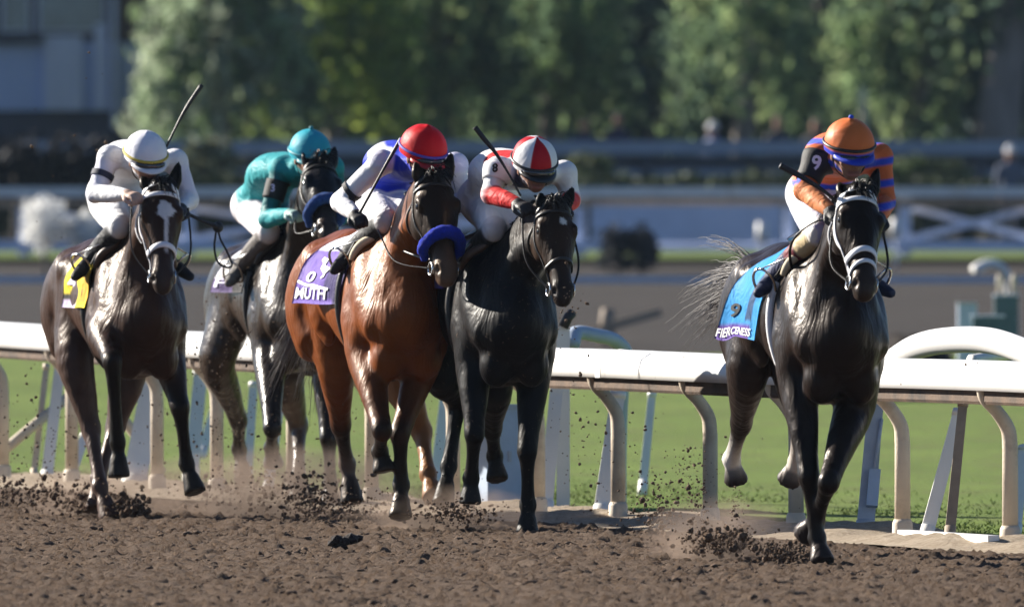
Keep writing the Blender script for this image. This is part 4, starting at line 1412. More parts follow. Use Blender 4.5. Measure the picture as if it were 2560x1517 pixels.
    mb.add(*ribbon(HS, [HD(.06, -.11, -.05), HD(.05, -.075, .03), HD(.045, 0, .06), HD(.05, .075, .03), HD(.06, .11, -.05)], bw * sp.get('brow_w', 1.0)))
    br = mb.build('bridle', bm, root)
    nbm = sp.get('noseband', 'strap')
    nose = [HD(.41, -.06, -.10), HD(.385, -.085, -.045), HD(.36, -.055, .03), HD(.35, 0, .05), HD(.36, .055, .03), HD(.385, .085, -.045), HD(.41, .06, -.10)]
    if nbm == 'sheepskin':
        P = HS.project(catmull(np.array(nose), 7), .028)
        rr = .034 * (np.sin(np.linspace(.25, np.pi - .25, len(P))) * .5 + .5) * q
        g = np.random.default_rng(3)
        V2, f2 = tube_geo(P, rr, 18)
        V2 = V2 + g.normal(0, .0022, V2.shape)
        np_mesh('noseband', V2, f2, sp['noseband_mat'], br)
    else:
        np_mesh('noseband', *ribbon(HS, nose, bw * sp.get('nose_w', 1.0), .005, .005), bm, br)
        if sp.get('nose2'):
            n2 = [HD(.47, -.05, -.09), HD(.455, -.075, -.035), HD(.43, -.05, .03), HD(.42, 0, .05), HD(.43, .05, .03), HD(.455, .075, -.035), HD(.47, .05, -.09)]
            np_mesh('noseband', *ribbon(HS, n2, bw * .8, .005, .005), bm, br)
    # bit rings and reins
    for e in (-1, 1):
        c = HS.project([HD(.50, e * .075, -.045)], .012)[0]
        t = np.linspace(0, 2 * np.pi, 17)
        ring = c + .034 * (np.cos(t)[:, None] * ax + np.sin(t)[:, None] * unit(np.cross(ax, hs)))
        MB().tube(ring, .0055, 6).build('bit_ring', M_STEEL, br)
        MB().tube([c + ax * .02, c - hs * e * .03 + ax * .03], .006, 6).build('bit', M_STEEL, br)
        hand = sp['hands'].get(e)
        if hand is not None:
            hp = fr.P(hand[0], hand[1], hand[2] + SEAT)
            c1 = HS.project([HD(.36, e * .10, -.16), HD(.22, e * .12, -.24)], .02)
            mid = (c + hp) / 2 - fr.z * .06 + fr.l * e * .05
            MB().tube(catmull([c, mid, hp], 10), .0065, 6, flat=.5).build('rein', M_LEATHER, br)
    # mane and forelock
    cr = [nb * .75 + nm * .25 + np.cross(nd, side) * 0, nm, nt_]
    crest = []
    for t in np.linspace(0.1, 1, 7):
        b0 = nb * (1 - t) + nt_ * t + fr.z * .035 * math.sin(math.pi * t)
        up = unit(fr.z - nd * (nd @ fr.z))
        crest.append(S.project([b0 + up * .28], .0)[0])
    crest = np.array(crest)
    tips = crest - fr.z * .10 - fr.f * .16 + fr.l * sp.get('mane_side', 1) * .07
    hair('mane', crest, tips, fr.z * .05, 150, .006, sp['hair_mat'], root, .03, 5)
    fl = np.array([HD(-.015, -.03, .02), HD(-.015, .03, .02)])
    hair('forelock', fl, np.array([HD(.06, -.07, .07), HD(.07, .07, .08)]), fr.z * .06, 45, .005, sp['hair_mat'], root, .025, 6)
    # tail
    dock = np.array([L(-.86, 0, 1.36), L(-.93, 0, 1.34)])
    tt = sp.get('tail')
    if tt is None:
        tips = np.array([L(-1.5, .05, 1.0), L(-1.55, -.05, 1.15)])
    else:
        tips = np.array([fr.P(*a) for a in tt])
    hair('tail', dock, tips, fr.z * sp.get('tail_lift', .12), sp.get('tail_n', 220), sp.get('tail_r', .0055), sp.get('tail_mat', sp['hair_mat']), root, sp.get('tail_spread', .09), 8, 10)
    # saddle cloth draped over the back: rays from the trunk's middle find the coat
    TS = Sculpt(); TS.prims = S.prims[:nh]
    def drape(s_, th, off):
        s_ = np.asarray(s_, float); th = np.asarray(th, float)
        O = np.stack([L(a, 0, 1.24) for a in s_])
        D_ = -fr.l[None] * np.sin(th)[:, None] + fr.z[None] * np.cos(th)[:, None]
        lo = np.full(len(s_), .03); hi = np.full(len(s_), .62)
        for _ in range(18):
            md = (lo + hi) / 2
            ins = TS.dist(O + D_ * md[:, None]) < off
            lo = np.where(ins, md, lo); hi = np.where(ins, hi, md)
        return O + D_ * hi[:, None]
    info = dict(fr=fr, S=S, TS=TS, drape=drape, root=root, HD=HD, q=q)
    if 'cloth' in sp:
        build_cloth(sp, info)
    return info


def cloth_patch(info, s0, s1, a0, a1, ns, na, off, flare=0.0, ripple=.006, thick=.006, shear=0.0, seed=0):
    """a sheet lying on the horse from s0 (rear) to s1 (front), angle a0..a1 from the spine (positive = its right side); returns grid function"""
    s_ = np.linspace(0, 1, ns); a_ = np.linspace(0, 1, na)
    A, Sg = np.meshgrid(a_, s_, indexing='ij')
    ang = a0 + (a1 - a0) * A
    sg = s0 + (s1 - s0) * Sg - shear * np.abs(ang)
    P = info['drape'](sg.ravel(), ang.ravel(), off).reshape(na, ns, 3)
    fr = info['fr']
    # below the widest line the cloth hangs instead of tucking under the belly
    lt = P @ fr.l
    for i in range(na):
        for sgn in (-1, 1):
            pass
    half = np.abs(lt)
    for j in range(ns):
        for rg in ([i for i in range(na) if ang[i, j] >= 0], [i for i in range(na) if ang[i, j] < 0][::-1]):
            mx = 0
            for i in rg:
                if half[i, j] < mx:
                    sg_ = -1 if ang[i, j] >= 0 else 1
                    P[i, j] += fr.l * sg_ * (mx - half[i, j])
                else:
                    mx = half[i, j]
    ph = np.random.default_rng(seed).random(4) * 6
    rip = ripple * np.abs(ang) * (np.sin(Sg * 7 + ph[0] + ang) + .25 * np.sin(Sg * 15 + ang * 4 + ph[1]) + .4 * np.sin(ang * 8 + ph[2]))
    out = -np.sign(ang)[..., None] * fr.l
    P = P + out * (rip + flare * np.abs(ang) * (1 - Sg) ** 1.3)[..., None]
    return P


def sheet_mesh(P, thick=.005):
    na, ns, _ = P.shape
    du = np.gradient(P, axis=1); dv = np.gradient(P, axis=0)
    nrm = np.cross(du, dv); nrm /= np.linalg.norm(nrm, axis=2)[..., None] + 1e-9
    top = P + nrm * thick / 2; bot = P - nrm * thick / 2
    V = np.concatenate([top.reshape(-1, 3), bot.reshape(-1, 3)])
    n = na * ns
    f = []
    for i in range(na - 1):
        for j in range(ns - 1):
            a = i * ns + j
            f.append([a, a + 1, a + ns + 1, a + ns]); f.append([n + a, n + a + ns, n + a + ns + 1, n + a + 1])
    def edge(ids):
        for a, b in zip(ids[:-1], ids[1:]): f.append([a, n + a, n + b, b])
    edge([j for j in range(ns)][::-1]); edge([(na - 1) * ns + j for j in range(ns)])
    edge([i * ns for i in range(na)]); edge([i * ns + ns - 1 for i in range(na)][::-1])
    return V, f, nrm


def grid_at(P, fa, fs):
    """bilinear point on a sheet at fractions fa (down), fs (forward)"""
    na, ns, _ = P.shape
    a = np.clip(np.asarray(fa) * (na - 1), 0, na - 1.001); s_ = np.clip(np.asarray(fs) * (ns - 1), 0, ns - 1.001)
    i, j = a.astype(int), s_.astype(int); u, v = (a - i)[:, None], (s_ - j)[:, None]
    return P[i, j] * (1 - u) * (1 - v) + P[i + 1, j] * u * (1 - v) + P[i, j + 1] * (1 - u) * v + P[i + 1, j + 1] * u * v


def text_geo(body, size=1.0, bold=0.02, res=3):
    cu = bpy.data.curves.new('lettering', 'FONT')
    cu.body = body; cu.size = size; cu.offset = bold; cu.resolution_u = res
    cu.align_x = 'CENTER'; cu.align_y = 'CENTER'
    o = bpy.data.objects.new('lettering', cu)
    sc.collection.objects.link(o)
    dg = bpy.context.evaluated_depsgraph_get()
    me = bpy.data.meshes.new_from_object(o.evaluated_get(dg))
    bm_ = bmesh.new(); bm_.from_mesh(me)
    bmesh.ops.triangulate(bm_, faces=bm_.faces[:])
    for _ in range(4):
        lg = [e_ for e_ in bm_.edges if e_.calc_length() > .13 * size]
        if not lg: break
        bmesh.ops.subdivide_edges(bm_, edges=lg, cuts=1)
        bmesh.ops.triangulate(bm_, faces=bm_.faces[:])
    bm_.to_mesh(me); bm_.free()
    v = np.array([p.co[:] for p in me.vertices]); f = [list(p.vertices) for p in me.polygons]
    bpy.data.objects.remove(o); bpy.data.curves.remove(cu); bpy.data.meshes.remove(me)
    return v, f


def lettering_on(P, out, body, fa, fs, ha, ws, name, mat, parent, flip=False, off=.009, bold=.02):
    """writes body on the sheet: centre (fa, fs), letter height ha and width ws as fractions of the sheet"""
    v, f = text_geo(body, 1.0, bold)
    x = v[:, 0] / (np.ptp(v[:, 0]) + 1e-6); y = v[:, 1] / (np.ptp(v[:, 1]) + 1e-6)
    V = grid_at(P, fa - y * ha, fs + x * ws) + grid_at(out, fa - y * ha, fs + x * ws) * off
    return np_mesh(name, V, f, mat, parent, False)


def build_cloth(sp, info):
    c = sp['cloth']; fr = info['fr']; root = info['root']
    a1 = c.get('a1', 1.65)
    P = cloth_patch(info, c['s'][0], c['s'][1], -a1 * .95, a1, 26, 60, .010, c.get('flare', .05), c.get('ripple', .008), shear=c.get('shear', 0.0), seed=c.get('seed', 1))
    V, f, nrm = sheet_mesh(P)
    na, ns = P.shape[:2]
    A = np.repeat(np.linspace(-1, 1, na), ns); Sg = np.tile(np.linspace(0, 1, ns), na)
    col = np.tile(np.array(c['col']), (na * ns, 1))
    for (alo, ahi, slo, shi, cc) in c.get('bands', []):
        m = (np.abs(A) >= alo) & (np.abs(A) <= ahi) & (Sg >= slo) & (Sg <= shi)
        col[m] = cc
    o = np_mesh('saddle_cloth', V, f, M_CLOTH, root, True, np.concatenate([col, col]))
    if (nrm[na - 8, ns // 2] @ fr.l) > 0: nrm = -nrm
    info['cloth'] = P
    for (body, fa, fs, ha, ws, mat) in c.get('text', []):
        lettering_on(P, nrm, body, fa, fs, ha, ws, 'lettering', mat, o)
    mat = M_TXTW
    for (pts, wd) in c.get('marks', []):      # flat printed marks: a line of (fa, fs) with a width
        pts = catmull(np.array([(a, b, 0) for a, b in pts], float), 6)[:, :2]
        T = np.gradient(pts, axis=0); Nn = np.stack([-T[:, 1], T[:, 0]], 1); Nn /= np.linalg.norm(Nn, axis=1)[:, None] + 1e-9
        wv = np.asarray(wd) * np.ones(len(pts)) if np.ndim(wd) == 0 else np.interp(np.linspace(0, 1, len(pts)), np.linspace(0, 1, len(wd)), wd)
        A_ = pts + Nn * wv[:, None]; B_ = pts - Nn * wv[:, None]
        VV = np.concatenate([grid_at(P, A_[:, 0], A_[:, 1]) + grid_at(nrm, A_[:, 0], A_[:, 1]) * .009, grid_at(P, B_[:, 0], B_[:, 1]) + grid_at(nrm, B_[:, 0], B_[:, 1]) * .009])
        m = len(pts)
        np_mesh('printed_mark', VV, [[i, i + 1, m + i + 1, m + i] for i in range(m - 1)], mat, o, False)
    # saddle: flaps, seat and pad over the cloth
    fl = cloth_patch(info, .20, .50, -1.05, 1.05, 16, 40, .022, 0, .003, seed=4)
    na2, ns2 = fl.shape[:2]
    for i in range(na2):                    # round the flap's lower corners
        fa = abs(i / (na2 - 1) * 2 - 1)
        cx_ = fl[i].mean(0)
        w_ = math.sqrt(max(1 - max((fa - .55) / .46, 0) ** 2, .05))
        fl[i] = cx_ + (fl[i] - cx_) * w_
    V, f, _ = sheet_mesh(fl, .012)
    sad = np_mesh('saddle', V, f, sp.get('saddle_mat', M_LEATHER), root)
    th_ = np.linspace(.30, .98, 14)
    for e in (-1, 1):                       # rolled pad along the front of each flap
        Rl = info['drape'](.60 - .10 * (th_ - .3) / .7, th_ * e, .014)
        MB().tube(catmull(Rl, 3), .024 * np.sin(np.linspace(.35, np.pi - .35, (len(Rl) - 1) * 3 + 1)) ** .5, 12).build('saddle_pad', sp.get('pad_mat', M_PAD), sad)
    seat = cloth_patch(info, .12, .46, -.35, .35, 12, 14, .045, 0, .002, seed=6)
    V, f, _ = sheet_mesh(seat, .03)
    np_mesh('seat', V, f, sp.get('saddle_mat', M_LEATHER), sad)
    # girth strap under the chest
    t = np.linspace(1.1, 2 * math.pi - 1.1, 40)
    G = info['drape'](np.full(40, .38), t, .008)
    MB().tube(G, .022, 6, flat=1.0, side=fr.f).build('girth', sp.get('girth_mat', M_LEATHER), sad)
# ------------------------------------------------------------------ jockeys
JVOX = 0.0075
SKIN = np.array((.30, .155, .10))


def build_jockey(sp, fr):
    """crouched rider; joints are given where the photograph shows them"""
    J = {k_: fr.P(v[0], v[1], v[2] + SEAT + (.09 if k_[:3] in ('kne', 'ank', 'toe') else 0)) for k_, v in sp['j'].items()}
    f, l, z = fr.f, fr.l, fr.z
    for a in ('hip', 'knee', 'ankle', 'toe'):
        if a + 'L' not in J: J[a + 'L'] = fr.mirror(J[a + 'R'])
    col = sp['col']
    S = Sculpt()
    sh = (J['shR'] + J['shL']) / 2
    pel = (J['hipR'] + J['hipL']) / 2 * .55 + J['pelvis'] * .45
    side = unit(J['shL'] - J['shR'])
    T = col['torso']
    back = J['back']
    S.loft([J['pelvis'], J['pelvis'] * .5 + back * .5, back, sh - z * .01, sh * .45 + J['head'] * .55 - z * .03], [.150, .140, .158, .150, .058], [.115, .105, .115, .085, .058], l * .6 + side * .4, .04, T, 4)
    S.ell(J['pelvis'] - z * .02, [.165, .15, .13], np.stack([l, f, z]), .05, col['pants'])
    # head and face
    hd = J['head'] - z * .045
    ht = unit(fr.f * math.cos(sp.get('face_pitch', .35)) - z * math.sin(sp.get('face_pitch', .35)))
    hyaw = math.radians(sp.get('turn', 0))
    ht = unit(ht + l * math.sin(hyaw))
    hside = unit(np.cross(z, ht)); hside = hside if hside @ l > 0 else -hside
    hup = np.cross(ht, hside); hup = hup if hup @ z > 0 else -hup
    R = np.stack([hside, ht, hup])
    HP = lambda a, b, c: hd + hside * a + ht * b + hup * c
    S.ell(HP(0, -.01, .02), [.078, .095, .095], R, .02, SKIN)
    S.loft([HP(0, .045, -.015), HP(0, .055, -.065), HP(0, .048, -.095)], [.058, .046, .022], [.05, .042, .022], hside, .025, SKIN, 3)
    S.loft([HP(0, .088, .012), HP(0, .112, -.028)], [.010, .017], [.012, .016], hside, .012, SKIN)
    for e in (-1, 1):
        S.ell(HP(e * .045, .07, -.02), [.025, .018, .018], R, .02, SKIN * 1.05)
        S.ell(HP(e * .080, -.01, -.01), [.010, .022, .033], R, .008, SKIN)
        S.ell(HP(e * .034, .096, .012), [.018, .010, .010], R, .010, SKIN * .6, 's')
    S.loft([HP(-.026, .094, -.060), HP(0, .104, -.058), HP(.026, .094, -.060)], [.004] * 3, None, hside, .005, (.18, .06, .05), op='s')
    S.loft([HP(-.024, .090, -.070), HP(0, .100, -.072), HP(.024, .090, -.070)], [.007] * 3, None, hside, .008, (.40, .17, .14))
    S.loft([hd - ht * .03 - hup * .05, sh + f * .03], [.055, .062], None, hside, .03, col.get('collar', T))
    gl = {}
    for e, n_ in ((-1, 'R'), (1, 'L')):
        s_, el, ha = J['sh' + n_], J['el' + n_], J['hand' + n_]
        CU, CF = col.get('upper' + n_, col['upper']), col.get('fore' + n_, col['fore'])
        S.ell(s_, [.068, .072, .062], None, .04, col.get('cap' + n_, T))
        S.loft([s_, s_ * .5 + el * .5, el], [.058, .056, .047], [.060, .060, .050], l, .03, CU, 4)
        S.loft([el, el * .55 + ha * .45, ha * .85 + el * .15, ha * .93 + el * .07], [.047, .046, .036, .030], [.050, .048, .036, .030], l, .025, CF, 4)
        hp, kn, an, to = J['hip' + n_], J['knee' + n_], J['ankle' + n_], J['toe' + n_]
        S.loft([hp, hp * .5 + kn * .5, kn], [.100, .088, .062], [.105, .092, .066], l, .04, col['pants'], 4)
        bt = kn * .80 + an * .20
        S.loft([kn, bt, bt * .5 + an * .5, an], [.060, .054, .050, .038], [.062, .058, .054, .040], l, .015, None, 4, cols=None)
        S.prims[-1]['col'] = col['boot'] if callable(col['boot']) else np.array(col['boot'])
        heel = an - unit(to - an) * .035 - (z * .02)
        S.loft([heel, an * .5 + to * .5 - z * .012, to], [.032, .038, .028], [.036, .036, .024], l, .02, np.array(col.get('foot', (.012, .012, .016))))
        gl[n_] = (ha, unit(ha - el))
    V, Q = S.mesh(JVOX)
    C = S.colors(V, .003)
    if 'paint' in sp:
        C = sp['paint'](V, C, dict(J=J, fr=fr, side=side, back=back, sh=sh, S=S, HP=HP))
    org = fr.o + np.array([0, 0, 0])
    root = empty('person', tuple(org), sp['label'], 'jockey', 'jockeys riding in the race')
    np_mesh('body', V, Q, M_SILK, root, True, C)
    # helmet with cloth cap
    tl = math.radians(sp.get('tilt', 22))
    up = unit(z * math.cos(tl) + f * math.sin(tl) + l * sp.get('lean', 0)); fw_ = unit(f - up * (f @ up)); fw_ = unit(fw_ + l * math.sin(hyaw)); sd = np.cross(fw_, up); sd = sd if sd @ l > 0 else -sd
    cap = sp['cap']; c0 = J['head']
    rs = cap.get('size', 1.0)
    nphi, nth = 40, 96
    ph = np.linspace(0.02, math.radians(104), nphi); th = np.linspace(0, 2 * np.pi, nth, endpoint=False)
    PH, TH = np.meshgrid(ph, th, indexing='ij')
    seam = 1 + .010 * np.abs(np.sin(TH * cap.get('gores', 4) / 2)) ** .6 * np.sin(PH)
    g = np.random.default_rng(9)
    rr = seam * (1 + .006 * np.sin(TH * 7 + PH * 5) * np.sin(PH))
    rx, ry, rz = .116 * rs, .136 * rs, .125 * rs
    X = rx * np.sin(PH) * np.sin(TH) * rr; Y = ry * np.sin(PH) * np.cos(TH) * rr; Zc = rz * np.cos(PH) * rr + .010 * np.exp(-(PH / .12) ** 2)
    Vc = (c0 + X[..., None] * sd + Y[..., None] * fw_ + Zc[..., None] * up).reshape(-1, 3)
    cc = cap['paint'](PH.ravel(), TH.ravel())
    fc = [[i * nth + j, (i + 1) * nth + j, (i + 1) * nth + (j + 1) % nth, i * nth + (j + 1) % nth] for i in range(nphi - 1) for j in range(nth)]
    fc.append([j for j in range(nth)])
    hm = np_mesh('riding_helmet', Vc, fc, M_CAP, root, True, cc)
    # peak, button, strap, goggles
    pv, pf = [], []
    m = 17
    for i, a in enumerate(np.linspace(-1.05, 1.05, m)):
        e0 = c0 + rx * .985 * math.sin(a) * sd + ry * .985 * math.cos(a) * fw_ - up * .018 * rs
        ext = .050 * rs * math.cos(a * 1.35)
        e1 = e0 + (fw_ * math.cos(a) + sd * math.sin(a) * .5) * ext - up * (.014 + .010 * math.cos(a * 1.4))
        pv += [e0, e1, e1 - up * .006, e0 - up * .008]
        if i < m - 1:
            for r in range(4):
                pf.append([i * 4 + r, (i + 1) * 4 + r, (i + 1) * 4 + (r + 1) % 4, i * 4 + (r + 1) % 4])
    pf += [[0, 1, 2, 3], [(m - 1) * 4 + r for r in (3, 2, 1, 0)]]
    np_mesh('peak', np.array(pv), pf, cap['peak'], hm)
    if cap.get('button') is not None:
        t2, p2 = np.meshgrid(np.linspace(0, np.pi, 8), np.linspace(0, 2 * np.pi, 12, endpoint=False), indexing='ij')
        sv = np.stack([np.sin(t2) * np.cos(p2), np.sin(t2) * np.sin(p2), np.cos(t2) * .8], -1).reshape(-1, 3) * .013
        MB().add(c0 + up * (rz + .012) + sv, [[i * 12 + j, i * 12 + (j + 1) % 12, (i + 1) * 12 + (j + 1) % 12, (i + 1) * 12 + j] for i in range(7) for j in range(12)]).build('button', cap['button'], hm)
    a = np.linspace(0, 2 * np.pi, 65)
    lift = cap.get('strap_lift', .012)
    ringp = c0 + (rx * 1.02 * np.sin(a))[:, None] * sd + (ry * 1.02 * np.cos(a))[:, None] * fw_ + up * (lift - .010)
    MB().tube(ringp, .0085, 6, side=up).build('strap', cap.get('strap', M_BLACK), hm)
    gb = MB()
    ga = np.linspace(-1.15, 1.15, 21)
    gp = np.array([HP(.088 * math.sin(t), .035 + .082 * math.cos(t), .014) for t in ga])
    gb.tube(gp, .021 * (1 - .55 * (np.abs(ga) / 1.15) ** 3) - .004 * np.exp(-(ga / .15) ** 2), 10, side=hup, flat=1.0)
    gb.build('goggles', M_GOGGLE, root)
    for e in (-1, 1):                       # chin strap
        MB().tube(catmull([HP(e * .084, .0, -.01), HP(e * .068, .03, -.07), HP(e * .01, .045, -.112)], 6), .006, 6, flat=.5).build('chin_strap', M_BLACK, root)
    # gloved hands: palm, four fingers curled round the rein, thumb from the side of the palm
    for e, n_ in ((-1, 'R'), (1, 'L')):
        ha, d = gl[n_]
        G = Sculpt()
        gc = np.array(col.get('glove' + n_, col['glove']))
        grip = J.get('grip' + n_)
        gx = unit(l * e * -1.0 + z * .2) if grip is None else unit(grip - ha)     # axis of what is held
        gx = unit(gx - d * (gx @ d)); pn = np.cross(d, gx)
        if pn @ z > 0: pn = -pn                                               # palm faces down
        pw = lambda a_, b_, c_: ha + d * a_ + gx * b_ + pn * c_
        G.loft([ha - d * .035, ha - d * .01], [.030, .030], None, gx, .012, gc)
        G.loft([pw(-.015, 0, 0), pw(.045, 0, .004)], [.036, .042], [.020, .020], gx, .012, gc)
        for i, (o_, ln) in enumerate(((-.031, .030), (-.010, .036), (.011, .034), (.031, .027))):
            a1_, b1_, c1_ = pw(.050, o_, .004), pw(.050 + ln * .75, o_, .016), pw(.052 + ln * .55, o_ * .95, .045)
            d1_ = pw(.034, o_ * .95, .050)
            G.loft([a1_, b1_, c1_, d1_], [.0105, .0100, .0095, .0085], None, gx, .004, gc, 3)
        sg = -1
        G.loft([pw(.0, sg * .034, .006), pw(.030, sg * .052, .018), pw(.052, sg * .040, .038)], [.013, .012, .0095], None, d, .006, gc, 3)
        gv, gq = G.mesh(.0045)
        np_mesh('glove', gv, gq, sp.get('glove_mat', M_GLOVE), root, True, G.colors(gv))
        if n_ == 'R' or True:
            J['fist' + n_] = pw(.035, 0, .025); J['fistx' + n_] = gx
    # stirrup irons belong to the saddle side of the boot
    for n_ in ('R', 'L'):
        an, to = J['ankle' + n_], J['toe' + n_]
        d = unit(to - an); c = an * .45 + to * .55
        s2 = unit(np.cross(d, z)); u2 = np.cross(s2, d); u2 = u2 if u2 @ z > 0 else -u2
        t = np.linspace(0, 2 * np.pi, 25)
        arch = c + np.outer(np.sin(t) * .056, s2) + np.outer(np.where(np.cos(t) < -.55, -.55, np.cos(t)) * .085 + .008, u2)
        si = MB(); si.tube(arch, .0075, 6)
        si.tube([c + u2 * .09, c * .3 + J['knee' + n_] * .7 - l * (.03 if n_ == 'L' else -.03)], .009, 6, flat=.4)
        si.build('stirrup', M_STEEL, root)
    info = dict(J=J, S=S, root=root, HP=HP, up=up, fw=fw_, sd=sd, c0=c0, V=V)
    return info


def band_text(root, jinfo, body, n_, at, size, mat_band, mat_txt, band_w=.085, facing=None, r_extra=.006, name='armband', disc=None):
    """cloth band round the upper arm with a number facing 'facing'"""
    J = jinfo['J']; S = jinfo['S']
    a, b = J['sh' + n_], J['el' + n_]
    ax = unit(b - a); c = a * (1 - at) + b * at
    e1 = unit(facing - ax * (facing @ ax)); e2 = np.cross(ax, e1)
    nv, nt_ = 9, 40
    V = []
    for i in range(nv):
        for j in range(nt_):
            t = 2 * math.pi * j / nt_
            d = e1 * math.cos(t) + e2 * math.sin(t)
            V.append(c + ax * (i / (nv - 1) - .5) * band_w + d * .07)
    V = np.array(V)
    # shrink every ring point onto the sleeve
    O = np.repeat(np.array([c + ax * (i / (nv - 1) - .5) * band_w for i in range(nv)]), nt_, axis=0)
    lo = np.zeros(len(V)); hi = np.full(len(V), .16); D_ = (V - O) / np.linalg.norm(V - O, axis=1)[:, None]
    for _ in range(16):
        md = (lo + hi) / 2; ins = S.dist(O + D_ * md[:, None]) < r_extra
        lo = np.where(ins, md, lo); hi = np.where(ins, hi, md)
    rad = np.minimum(hi, .095)
    V = O + D_ * rad[:, None]
    f = [[i * nt_ + j, i * nt_ + (j + 1) % nt_, (i + 1) * nt_ + (j + 1) % nt_, (i + 1) * nt_ + j] for i in range(nv - 1) for j in range(nt_)]
    o = np_mesh(name, V, f, mat_band, root)
    md_ = o.modifiers.new('thickness', 'SOLIDIFY'); md_.thickness = .004; md_.offset = 0
    if body:
        tv, tf = text_geo(body, 1.0, .03)
        ts = size / np.ptp(tv[:, 1])
        upv = unit(np.array([0, 0, 1.0]) - e1 * e1[2]); rt = np.cross(upv, e1)
        base = c + e1 * (S_ray(S, c, e1, r_extra) + .008)
        W = []
        for x, y, _ in tv:
            p = base + rt * x * ts + upv * y * ts
            W.append(p)
        W = np.array(W)
        # follow the band's curve
        for i in range(len(W)):
            q_ = W[i] - c; axl = q_ @ ax; rd = q_ - ax * axl; dn = unit(rd)
            W[i] = c + ax * axl + dn * (S_ray(S, c + ax * axl, dn, r_extra) + .006)
        np_mesh('lettering', W, tf, mat_txt, o, False)
    return o


def S_ray(S, o, d, off):
    t = np.linspace(0.005, .14, 70)
    v = S.dist(o + np.outer(t, d)) - off
    k_ = np.argmax(v > 0)
    return min(t[k_], .095) if v.max() > 0 else .09


def riding_crop(name, pts, rad, label, grip_mat, group='riding crops', flap=None):
    pts = np.asarray(pts, float)
    o = pts[0]
    root = empty(name, tuple(o), label, 'riding crop', group)
    c = catmull(pts, 8) - o
    mb = MB(); rr = np.interp(np.linspace(0, 1, len(c)), np.linspace(0, 1, len(rad)), rad)
    mb.tube(c, rr, 8).build('shaft', grip_mat, root)
    return root
# ------------------------------------------------------------------ coats, tack, silks
M_EYE = simple('horse_eye', (.012, .008, .006), .06, .2, 20, 0, spec=.8)
M_LEATHER = simple('black_leather', (.018, .014, .012), .38, .3, 20, .15, 80, spec=.5)
M_BROWNL = simple('brown_leather', (.085, .045, .025), .42, .3, 20, .15, 80)
M_STEEL = simple('steel', (.62, .62, .62), .25, .1, 20, 0, metal=1.0)
M_WSTRAP = simple('white_strap', (.78, .78, .80), .5, .06, 30, .1, 120)
M_PAD = simple('cream_pad', (.62, .52, .36), .7, .12, 20, .2, 90)
M_BLACK = simple('black_strap', (.012, .012, .014), .5, .2, 30, .1, 90)
M_GOGGLE = simple('goggle_lens', (.03, .03, .035), .08, .3, 12, 0, spec=.8)
M_CLOTH = attr_mat('printed_cloth', .75, .2, .10, 8, .15, 160, sheen=.05, wrinkle=.35)
M_SILK = attr_mat('racing_silks', .60, .2, .06, 10, .10, 200, sheen=.04, wrinkle=.34)
M_CAP = attr_mat('cap_silk', .50, .2, .05, 10, .08, 220, sheen=.0, wrinkle=.12)
M_GLOVE = attr_mat('glove_leather', .55, .4, .15, 20, .2, 120)
M_TXTW = simple('white_print', (.82, .82, .82), .7, .04, 20)
M_TXTP = simple('lilac_print', (.62, .58, .80), .7, .05, 20)
M_BSHEEP = simple('blue_sheepskin', (.003, .030, .52), .9, .25, 60, .9, 160)
M_NSHEEP = simple('slate_blue_sheepskin', (.02, .08, .30), .9, .3, 60, .9, 160)
M_HAIRB = simple('black_hair', (.016, .012, .011), .45, .35, 12, 0, spec=.5)
M_HAIRG = simple('grey_brown_hair', (.15, .135, .13), .5, .35, 12, 0)
MUD = (.085, .055, .038)
M_COAT_A = attr_mat('dark_bay_coat', .38, .17, .30, 7, .16, 11, mud=MUD, mud_amt=.05, mud_scale=46, muscle=.34, tint=(1, .82, .68))
M_COAT_B = attr_mat('muddy_sheen_coat', .31, .22, .25, 5, .20, 11, mud=MUD, mud_amt=.03, mud_scale=34, coat=.05, muscle=.34)
M_COAT_C = attr_mat('bright_bay_coat', .40, .26, .24, 6, .16, 10, mud=(.10, .05, .028), mud_amt=.03, mud_scale=46, muscle=.34, tint=(1, .72, .5))
M_COAT_D = attr_mat('mud_spattered_coat', .45, .10, .25, 5, .16, 12, mud=(.12, .085, .06), mud_amt=.34, mud_scale=38, muscle=.34)
M_COAT_E = attr_mat('near_black_coat', .36, .16, .30, 7, .14, 11, mud=MUD, mud_amt=.03, mud_scale=50, muscle=.34, tint=(1, .82, .70))

BLK = (.010, .008, .0075)

